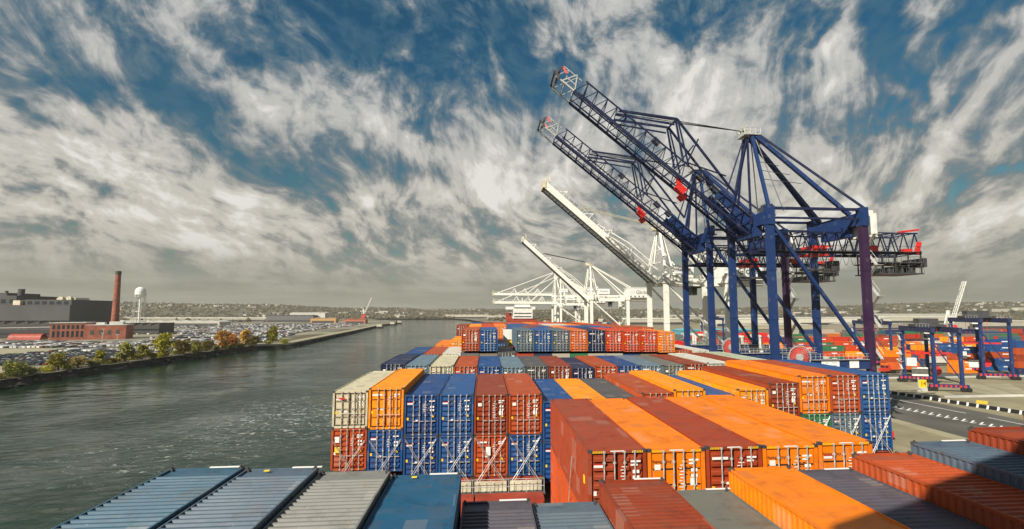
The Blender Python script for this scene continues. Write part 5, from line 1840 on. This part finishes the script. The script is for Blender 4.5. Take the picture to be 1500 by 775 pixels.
# the ship berthed ahead
def berthed_ship():
    s = bpy.data.objects.new('berthed_container_ship', None); COL.objects.link(s); s.location = (34, 455, WZ)
    tag(s, 'distant container ship with white deckhouse and red boxes under the far white cranes', 'ship')
    mb = MB(); mb.prism([(-16, 0), (16, 0), (16, 150), (0, 190), (-16, 150)], -2, 13); part('hull', MB_fix(mb), M['hull'], s)
    mb = MB(); mb.box(-9, 9, 10, 26, 13.05, 29); mb.box(-15.5, 11.5, 10, 20, 29, 31.6); mb.box(-7, 7, 12, 22, 31.6, 33.6); dk = part('deckhouse', mb, M['white'], s)
    mb = MB()
    for z in (16, 19, 22, 25, 30): mb.box(-8, 8, 9.9, 9.995, z, z + .9)
    part('window', mb, M['glass'], dk)
    mb = MB(); mb.beam((0, 18, 33.6), (0, 18, 40), .8); mb.beam((-3, 18, 37), (3, 18, 37), .4); part('mast', mb, M['white'], s)
    rng = random.Random(2)
    mb = MB()
    for i in range(13):
        hh = 3 if i < 11 else 2
        for k in range(hh if i > 1 else 5):
            mb.box(-16 + i * 2.5, -16 + i * 2.5 + 2.4, -8, 4, 13.1 + k * 2.6, 13.1 + k * 2.6 + 2.55)
    part('deck_cargo', mb, M['deck'], s)


def MB_fix(mb): return mb


berthed_ship()
# ================================================================== FAR BANK (left)
def chimney():
    o = bpy.data.objects.new('chimney_stack', None); COL.objects.link(o); o.location = (-343, 505, GZ)
    tag(o, 'tall tapering red brick chimney standing behind the brick boiler building', 'chimney')
    mb = MB(); mb.tube((0, 0, 0), (0, 0, 58), 3.3, 20, 0, 2.15); mb.tube((0, 0, 58), (0, 0, 61.5), 2.15, 20, 0, 2.1); part('shaft', mb, M['brick'], o)
    mb = MB(); mb.tube((0, 0, 58.6), (0, 0, 61.8), 2.3, 20); 
    for z in (20, 34, 48): mb.tube((0, 0, z), (0, 0, z + .4), 3.3 - 1.15 * z / 58 + .07, 20)
    part('cap', mb, M['roofdark'], o)


chimney()


def water_tower():
    o = bpy.data.objects.new('water_tower', None); COL.objects.link(o); o.location = (-383, 600, GZ)
    tag(o, 'white water tower with rounded tank on thin legs right of the brick chimney', 'water tower')
    mb = MB(); prof = [(0, 38.5), (2.2, 38.8), (4.3, 40.3), (5.2, 43), (5.2, 46.5), (4.4, 49), (2.4, 50.8), (0, 51.4)]
    for (r0, z0), (r1, z1) in zip(prof, prof[1:]):
        for i in range(20):
            a, b = 2 * math.pi * i / 20, 2 * math.pi * (i + 1) / 20
            q = [(r0 * math.cos(a), r0 * math.sin(a), z0), (r0 * math.cos(b), r0 * math.sin(b), z0), (r1 * math.cos(b), r1 * math.sin(b), z1), (r1 * math.cos(a), r1 * math.sin(a), z1)]
            mb.face(q)
    part('tank', mb, M['white'], o)
    for i in range(6):
        a = 2 * math.pi * i / 6 + .3
        mb = MB(); mb.tube((7.2 * math.cos(a), 7.2 * math.sin(a), 0), (4.9 * math.cos(a), 4.9 * math.sin(a), 44), .26, 6); part('leg', mb, M['galv'], o)
    mb = MB(); mb.tube((0, 0, 0), (0, 0, 38.6), .8, 10); part('riser_pipe', mb, M['white'], o)
    mb = MB()
    for i in range(24):
        a, b = 2 * math.pi * i / 24, 2 * math.pi * (i + 1) / 24
        mb.beam((5.9 * math.cos(a), 5.9 * math.sin(a), 42.6), (5.9 * math.cos(b), 5.9 * math.sin(b), 42.6), .6, .15)
        mb.tube((6.1 * math.cos(a), 6.1 * math.sin(a), 42.6), (6.1 * math.cos(a), 6.1 * math.sin(a), 43.7), .05, 4)
    for z in (13, 26):
        r = 7.2 - 2.3 * z / 44
        for i in range(6):
            a, b = 2 * math.pi * i / 6 + .3, 2 * math.pi * (i + 1) / 6 + .3
            mb.tube((r * math.cos(a), r * math.sin(a), z), (r * math.cos(b), r * math.sin(b), z), .14, 5)
    part('catwalk', mb, M['galv'], o)


water_tower()


def brick_building():
    o = bpy.data.objects.new('brick_building', None); COL.objects.link(o); o.location = (-345, 482, GZ); o.rotation_euler = (0, 0, R(17))
    tag(o, 'long red brick boiler building with arched windows at the foot of the chimney', 'building')
    mb = MB(); mb.box(-26, -2, -9, 9, 0, 14.2); mb.box(-2, 27, -11, 8, 0, 12.2); mb.box(-2, 4, -11.01, -10, 12.2, 13.6); part('wall', mb, M['brick'], o)
    mb = MB(); mb.box(-26.6, -1.6, -9.6, 9.4, 14.2, 14.8); mb.box(-1.4, 27.4, -11.4, 8.3, 12.2, 12.7); mb.box(2, 8, 0, 5, 12.7, 14.6); mb.box(12, 22, -2, 4, 12.7, 15.2); part('roof', mb, M['roofpale'], o)
    for k in range(7):
        x = -24.5 + k * 3.2
        mb = MB(); mb.box(x, x + 1.9, -9.08, -9.004, 9.2, 12.6); part('window', mb, M['glass'], o)
        mb = MB(); mb.box(x, x + 1.9, -9.08, -9.004, 2.4, 6.8); mb.tube((x + .95, -9.08, 6.8), (x + .95, -9.004, 6.8), .95, 12); part('window', mb, M['glass'], o)
    for k in range(4):
        x = 2 + k * 6
        mb = MB(); mb.box(x, x + 2.6, -11.08, -11.004, 4, 8); part('window', mb, M['roofdark'], o)


brick_building()


def big_plant():
    o = bpy.data.objects.new('factory_block', None); COL.objects.link(o); o.location = (-470, 590, GZ); o.rotation_euler = (0, 0, R(2))
    tag(o, 'huge windowless grey factory block on the left edge of the horizon', 'building')
    mb = MB(); mb.box(-90, 40, -25, 45, 0, 30.5); part('wall', mb, M['greybuild'], o)
    mb = MB(); mb.box(-90, -16, -18, 40, 30.6, 40.5); mb.box(-80, -30, -12, 30, 40.5, 43.5); mb.tube((-26, 0, 40), (-26, 0, 48), 3, 10); mb.tube((-40, 0, 43), (-40, 0, 46), 1.4, 8)
    mb.box(-9, 8, -20, 30, 30.6, 36); mb.box(-3, 40, -23.5, 40, 30.6, 36.2)
    part('upper_storey', mb, M['greybuild'], o)
    mb = MB()
    for k in range(6): mb.box(-1 + k * 6.8, 3.2 + k * 6.8, -23.62, -23.503, 31.4, 34.6)
    for k in range(9): mb.box(-86 + k * 8, -81.5 + k * 8, -18.1, -18.004, 32.5, 36.5)
    part('window', mb, M['glass'], o)
    mb = MB(); mb.box(-14, -7.5, -24, -14, 30.6, 35.4); mb.box(16, 34, -10, 10, 36.3, 38.6); mb.box(19, 23, -12, -10.1, 36.3, 39.6); mb.box(27, 31, -12, -10.1, 36.3, 39.9); part('roof_plant', mb, M['cream'], o)


big_plant()


def saw_roof(x, y, w, l, h, rot, label, n, wall=(.05, .048, .046), pale=(.42, .40, .36)):
    o = bpy.data.objects.new('factory_hall', None); COL.objects.link(o); o.location = (x, y, GZ); o.rotation_euler = (0, 0, rot)
    tag(o, label, 'building')
    mb = MB(); mb.box(-w / 2, w / 2, -l / 2, l / 2, 0, h); part('wall', mb, M['obj'], o, wall)
    mb = MB()
    for k in range(n):
        xa, xb = -w / 2 + w * k / n, -w / 2 + w * (k + 1) / n
        mb.face([(xa, -l / 2, h + .01), (xb, -l / 2, h + 2.8), (xb, l / 2, h + 2.8), (xa, l / 2, h + .01)], 0)
        mb.face([(xb, -l / 2, h + .01), (xb, l / 2, h + .01), (xb, l / 2, h + 2.8), (xb, -l / 2, h + 2.8)], 1)
        mb.face([(xa, -l / 2, h + .01), (xb, -l / 2, h + .01), (xb, -l / 2, h + 2.8)], 1)
    part('roof', mb, [M['roofpale'], M['roofdark']], o)
    mb = MB(); mb.box(-w / 2, w / 2, -l / 2 - .1, -l / 2 - .004, h * .45, h * .62); part('window_band', mb, M['glass'], o)


saw_roof(-455, 548, 150, 34, 12.0, R(2), 'long dark factory hall with sawtooth roof before the grey factory block', 15)
saw_roof(-455, 512, 170, 26, 7.5, R(2), 'low dark factory hall left of the brick boiler building', 1, (.035, .033, .035))
saw_roof(-365, 585, 40, 30, 9.0, R(4), 'small dark workshop between chimney and water tower', 5)

o = bpy.data.objects.new('red_shed', None); COL.objects.link(o); o.location = (-394, 478, GZ)
mb = MB()
for k in range(8):
    a, b = math.pi * k / 8, math.pi * (k + 1) / 8
    mb.face([(-13 + 0, 4 * math.cos(a), 5 * math.sin(a)), (13, 4 * math.cos(a), 5 * math.sin(a)), (13, 4 * math.cos(b), 5 * math.sin(b)), (-13, 4 * math.cos(b), 5 * math.sin(b))])
part('roof', mb, M['deck'], o)
mb = MB(); mb.box(-12.9, 12.9, -3.6, 3.6, 0, 2.2); part('wall', mb, M['brick'], o)
tag(o, 'small round roofed red shed left of the brick boiler building', 'shed')

for a in (
    (-560, 900, GZ, 260, 30, 7, (.5, .47, .40), P_, 'long white roofed shed behind the water tower', R(-6), 12),
    (-640, 1250, GZ, 340, 40, 8, (.42, .40, .33), P_, 'long pale shed line far behind the car lots', R(-4), 14),
    (-250, 1010, GZ, 40, 20, 8, (.45, .16, .08), (.42, .10, .05), 'small red building among the cars by the dock end', 0, 2),
    (-330, 1080, GZ, 50, 20, 9, (.55, .30, .10), (.40, .36, .28), 'orange fronted shed by the far end of the dock', 0, 2),
): shed(*a)


# ---------------------------------------------------------------- parked cars
def car_mesh():
    mb = MB()
    mb.prism([(-.88, -2.2), (.88, -2.2), (.88, 2.2), (-.88, 2.2)], .32, .82, 0)
    k = len(mb.v)
    mb.v += [(-.84, -1.25, .82), (.84, -1.25, .82), (.84, 1.75, .82), (-.84, 1.75, .82), (-.66, -.55, 1.42), (.66, -.55, 1.42), (.66, 1.15, 1.42), (-.66, 1.15, 1.42)]
    for q, mi in (((0, 1, 5, 4), 1), ((1, 2, 6, 5), 1), ((2, 3, 7, 6), 1), ((3, 0, 4, 7), 1), ((4, 5, 6, 7), 0)):
        mb.f.append(tuple(k + i for i in q)); mb.mi.append(mi)
    for x in (-.86, .86):
        for y in (-1.4, 1.4): mb.tube((x - .1, y, .33), (x + .1, y, .33), .33, 8, 2)
    return mb.mesh('parked_car', [M['carpaint'], M['glass'], M['black']])


CARM = car_mesh()
CARC = [((.68, .68, .66), 'white'), ((.02, .02, .022), 'black'), ((.42, .43, .44), 'silver'), ((.10, .10, .11), 'dark grey'), ((.22, .02, .02), 'dark red'), ((.03, .06, .16), 'dark blue')]
crng = random.Random(31)
ncar = 0
carfar = []


def lot(x0, x1, y0, y1, ang, place, skip=.08, own=True, jx=2.75, jy=6.4):
    """rows of cars inside a parallelogram whose rows lean by ang"""
    global ncar
    nr = int((y1 - y0) / jy)
    for r in range(nr):
        y = y0 + r * jy
        if r % 5 == 4: continue
        x = x0 + (y - y0) * ang
        xe = x1 + (y - y0) * ang
        while x < xe:
            if crng.random() > skip:
                px, py = x + crng.uniform(-.2, .2), y + crng.uniform(-.3, .3)
                sh = shore_x(py)
                if px < sh - 7:
                    if own and ncar < 296:
                        c, w = crng.choices(CARC, (38, 20, 18, 14, 5, 5))[0]
                        o = link('parked_car', CARM, None, (px, py, GZ + .01), (0, 0, crng.choice((0, math.pi)) + crng.uniform(-.03, .03)), color=c)
                        tag(o, f"{w} car parked {place}", 'car', 'cars parked in the lots on the far bank'); ncar += 1
                    else:
                        carfar.append((px, py))
            x += jx


def shore_x(y):
    for (xa, ya), (xb, yb) in zip(LEFT_SHORE, LEFT_SHORE[1:]):
        if ya <= y <= yb and yb > ya: return xa + (xb - xa) * (y - ya) / (yb - ya)
    return -180


lot(-262, -182, 256, 330, .0, 'in the dense lot nearest the water', .06)
lot(-262, -176, 336, 372, 0, 'x', .12, own=False)
lot(-276, -176, 384, 470, -.02, 'x', .14, own=False)
lot(-345, -262, 372, 432, -.1, 'in the pale rows left of the dense lot', .1, own=False)
lot(-430, -330, 420, 455, -.1, '', .15, own=False)
lot(-300, -190, 490, 560, -.06, '', .15, own=False)
lot(-380, -205, 570, 760, -.10, '', .22, own=False)
lot(-470, -210, 780, 980, -.10, '', .5, own=False)
mb = MB()
for (x, y) in carfar:
    s = crng.uniform(.9, 1.25)
    mb.box(x - .9, x + .9, y - 2.2 * s, y + 2.2 * s, GZ + .25, GZ + .85 * s + .35)
tag(link('parked_cars', mb.mesh('parked_cars', M['cars'])), 'hundreds of small parked cars filling the lots behind the river trees', 'cars', kind='stuff')


z = GZ + .004
m_ = MB()
for q in (((-340, 322), (-266, 322), (-266, 366), (-340, 372)), ((-266, 331.5), (-186, 331.5), (-186, 335), (-266, 335)), ((-300, 374), (-180, 374), (-180, 382), (-300, 382)),
          ((-340, 474), (-176, 474), (-176, 486), (-340, 486)), ((-420, 562), (-180, 562), (-180, 568), (-420, 568)),
          ((-470, 764), (-186, 764), (-186, 776), (-470, 776)), ((-340, 212), (-196, 212), (-196, 250), (-340, 250))):
    m_.face([(x, y, z) for x, y in q])
tag(link('lot_road', m_.mesh('lot_road', M['concrete'])), kind='structure')

# ---------------------------------------------------------------- trees and scrub on the bank
def tree(x, y, h, r, col, label, seed, trunk=True, group=None, loose=1.0, name='riverbank_tree'):
    rng = random.Random(seed)
    o = bpy.data.objects.new(name, None); COL.objects.link(o); o.location = (x, y, GZ - .1); o.rotation_euler = (0, 0, rng.uniform(0, 6))
    tag(o, label, 'tree' if name == 'riverbank_tree' else 'bush', group)
    mb = MB()
    mb.tube((0, 0, 0), (.1, 0, h * .45), r * .07 + .1, 7, 0, r * .05)
    tips = []
    for i in range(9):
        a = rng.uniform(0, 6.28); z0 = h * rng.uniform(.15, .5)
        p = Vector((math.cos(a) * r * rng.uniform(.3, .75), math.sin(a) * r * rng.uniform(.3, .75), h * rng.uniform(.45, .92)))
        mb.tube((.05, 0, z0), p, .11, 5, 0, .03); tips.append(p)
    part('trunk', mb, M['bark'], o)
    mb = MB()
    cl = [(Vector((math.cos(a) * r * q, math.sin(a) * r * q, h * zz)), rng.uniform(.22, .42) * r) for a, q, zz in
          [(rng.uniform(0, 6.28), rng.random() ** .6 * .72, .22 + .70 * rng.random()) for _ in range(34)]]
    for cc, cr in cl:
        f = 1 - abs(cc.z / h - .5) * .9
        cc.x *= f * 1.1; cc.y *= f * 1.1
        for k in range(int(52 * loose)):
            d = Vector((rng.gauss(0, 1), rng.gauss(0, 1), rng.gauss(0, .8))); d = d.normalized() * cr * rng.random() ** .45
            p = cc + d; s = rng.uniform(.26, .56) * (h / 9) ** .5
            n1 = Vector((rng.uniform(-1, 1), rng.uniform(-1, 1), rng.uniform(-1, 1))).normalized(); n2 = n1.cross(Vector((rng.random(), rng.random(), rng.random() + .1))).normalized()
            mb.face([p - n1 * s, p + n2 * s * .7, p + n1 * s, p - n2 * s * .7])
    part('crown', mb, M['leaf'], o, col)
    return o


YG, OR, OL, BR, GR = (.46, .42, .020), (.60, .29, .03), (.28, .27, .04), (.32, .24, .06), (.17, .20, .03)
TREES = [
    (-174.4, 294, 13.0, 6.6, YG, 'largest yellow-green tree on the bank, in front of the car lot'),
    (-176.0, 268, 9.4, 4.6, OL, 'round olive tree, second left of the largest yellow-green tree'),
    (-175.3, 279, 7.6, 3.8, (.34, .31, .03), 'yellowish tree just left of the largest yellow-green tree'),
    (-180.5, 258, 6.4, 2.6, YG, 'small narrow yellow-green tree at the end of the pale path'),
    (-178.4, 232, 7.4, 4.6, (.36, .30, .025), 'golden bushy tree near the left end of the bank'),
    (-180.0, 214, 5.4, 4.4, OL, 'low olive tree at the left edge of the photo'),
    (-179.0, 243, 4.6, 4.2, BR, 'low brown tree between the golden and the narrow green tree'),
    (-173.6, 309, 8.0, 5.4, BR, 'bare brown tree just right of the largest yellow-green tree'),
    (-172.9, 321, 6.8, 5.4, OL, 'dull olive tree right of the bare brown tree'),
    (-172.2, 334, 6.4, 4.8, BR, 'low brown tree just left of the orange trees'),
    (-171.2, 350, 11.6, 6.0, OR, 'left and widest of the orange autumn trees'),
    (-170.9, 362, 10.2, 4.6, (.55, .20, .03), 'orange autumn tree touching the widest one on its right'),
    (-169.9, 379, 12.2, 4.6, (.66, .38, .03), 'golden orange autumn tree standing apart right of the others'),
    (-167.5, 389, 7.0, 4.4, BR, 'low rusty tree left of the last green-yellow tree'),
    (-162.0, 406, 13.5, 4.4, (.40, .36, .03), 'slim green-yellow tree at the start of the dock'),
    (-176, 440, 9.0, 5.0, (.07, .08, .03), 'dark round tree on the dock behind the slim green-yellow one'),
]
for i, (x, y, h, r, c, lb) in enumerate(TREES):
    tree(x, y, h, r, c, lb, 100 + i)
bcount = 0
for i in range(38):
    y = 172 + i * 6.2 + crng.uniform(-2, 2)
    x = shore_x(y) - crng.uniform(1.6, 7)
    c = crng.choice([OL, BR, GR, (.30, .26, .05), OL, YG])
    tree(x, y, crng.uniform(1.8, 3.2), crng.uniform(2.6, 4.2), c, 'low olive and brown bush in the scrub line along the far bank', 300 + i, group='bushes along the far bank', loose=.6, name='riverbank_bush')

# mooring debris and barges at the far end of the dock
def barge(x, y, rot, L, label):
    o = bpy.data.objects.new('barge', None); COL.objects.link(o); o.location = (x, y, WZ); o.rotation_euler = (0, 0, rot)
    tag(o, label, 'barge')
    mb = MB(); mb.prism([(-5, -L / 2), (5, -L / 2), (5, L / 2 - 4), (0, L / 2), (-5, L / 2 - 4)], -.8, 2.4); part('hull', mb, M['black'], o)
    mb = MB(); mb.box(-4, 4, -L / 2 + 2, -L / 2 + 9, 2.41, 6); mb.box(-3, 3, -L / 2 + 11, L / 2 - 7, 2.41, 3.6); part('deckhouse', mb, M['cream'], o)


barge(-172, 850, R(8), 44, 'dark barge moored at the end of the far dock')
barge(-178, 1000, R(5), 36, 'dark barge farther up the river beyond the dock')
barge(-186, 1120, R(12), 30, 'farthest small barge near the river bend')
# lamp posts in the lots
for i, (x, y) in enumerate(((-262, 283), (-246, 352), (-300, 430), (-222, 330), (-260, 520), (-330, 640))):
    mb = MB(); mb.tube((0, 0, 0), (0, 0, 10.5), .14, 6); mb.box(-1.1, 1.1, -.2, .2, 10.4, 10.6)
    o = link('lamp_post', mb.mesh('lamp_post', M['galv']), None, (x, y, GZ))
    tag(o, 'thin steel lamp post standing among the parked cars on the far bank', 'lamp post', 'lamp posts in the far bank lots')
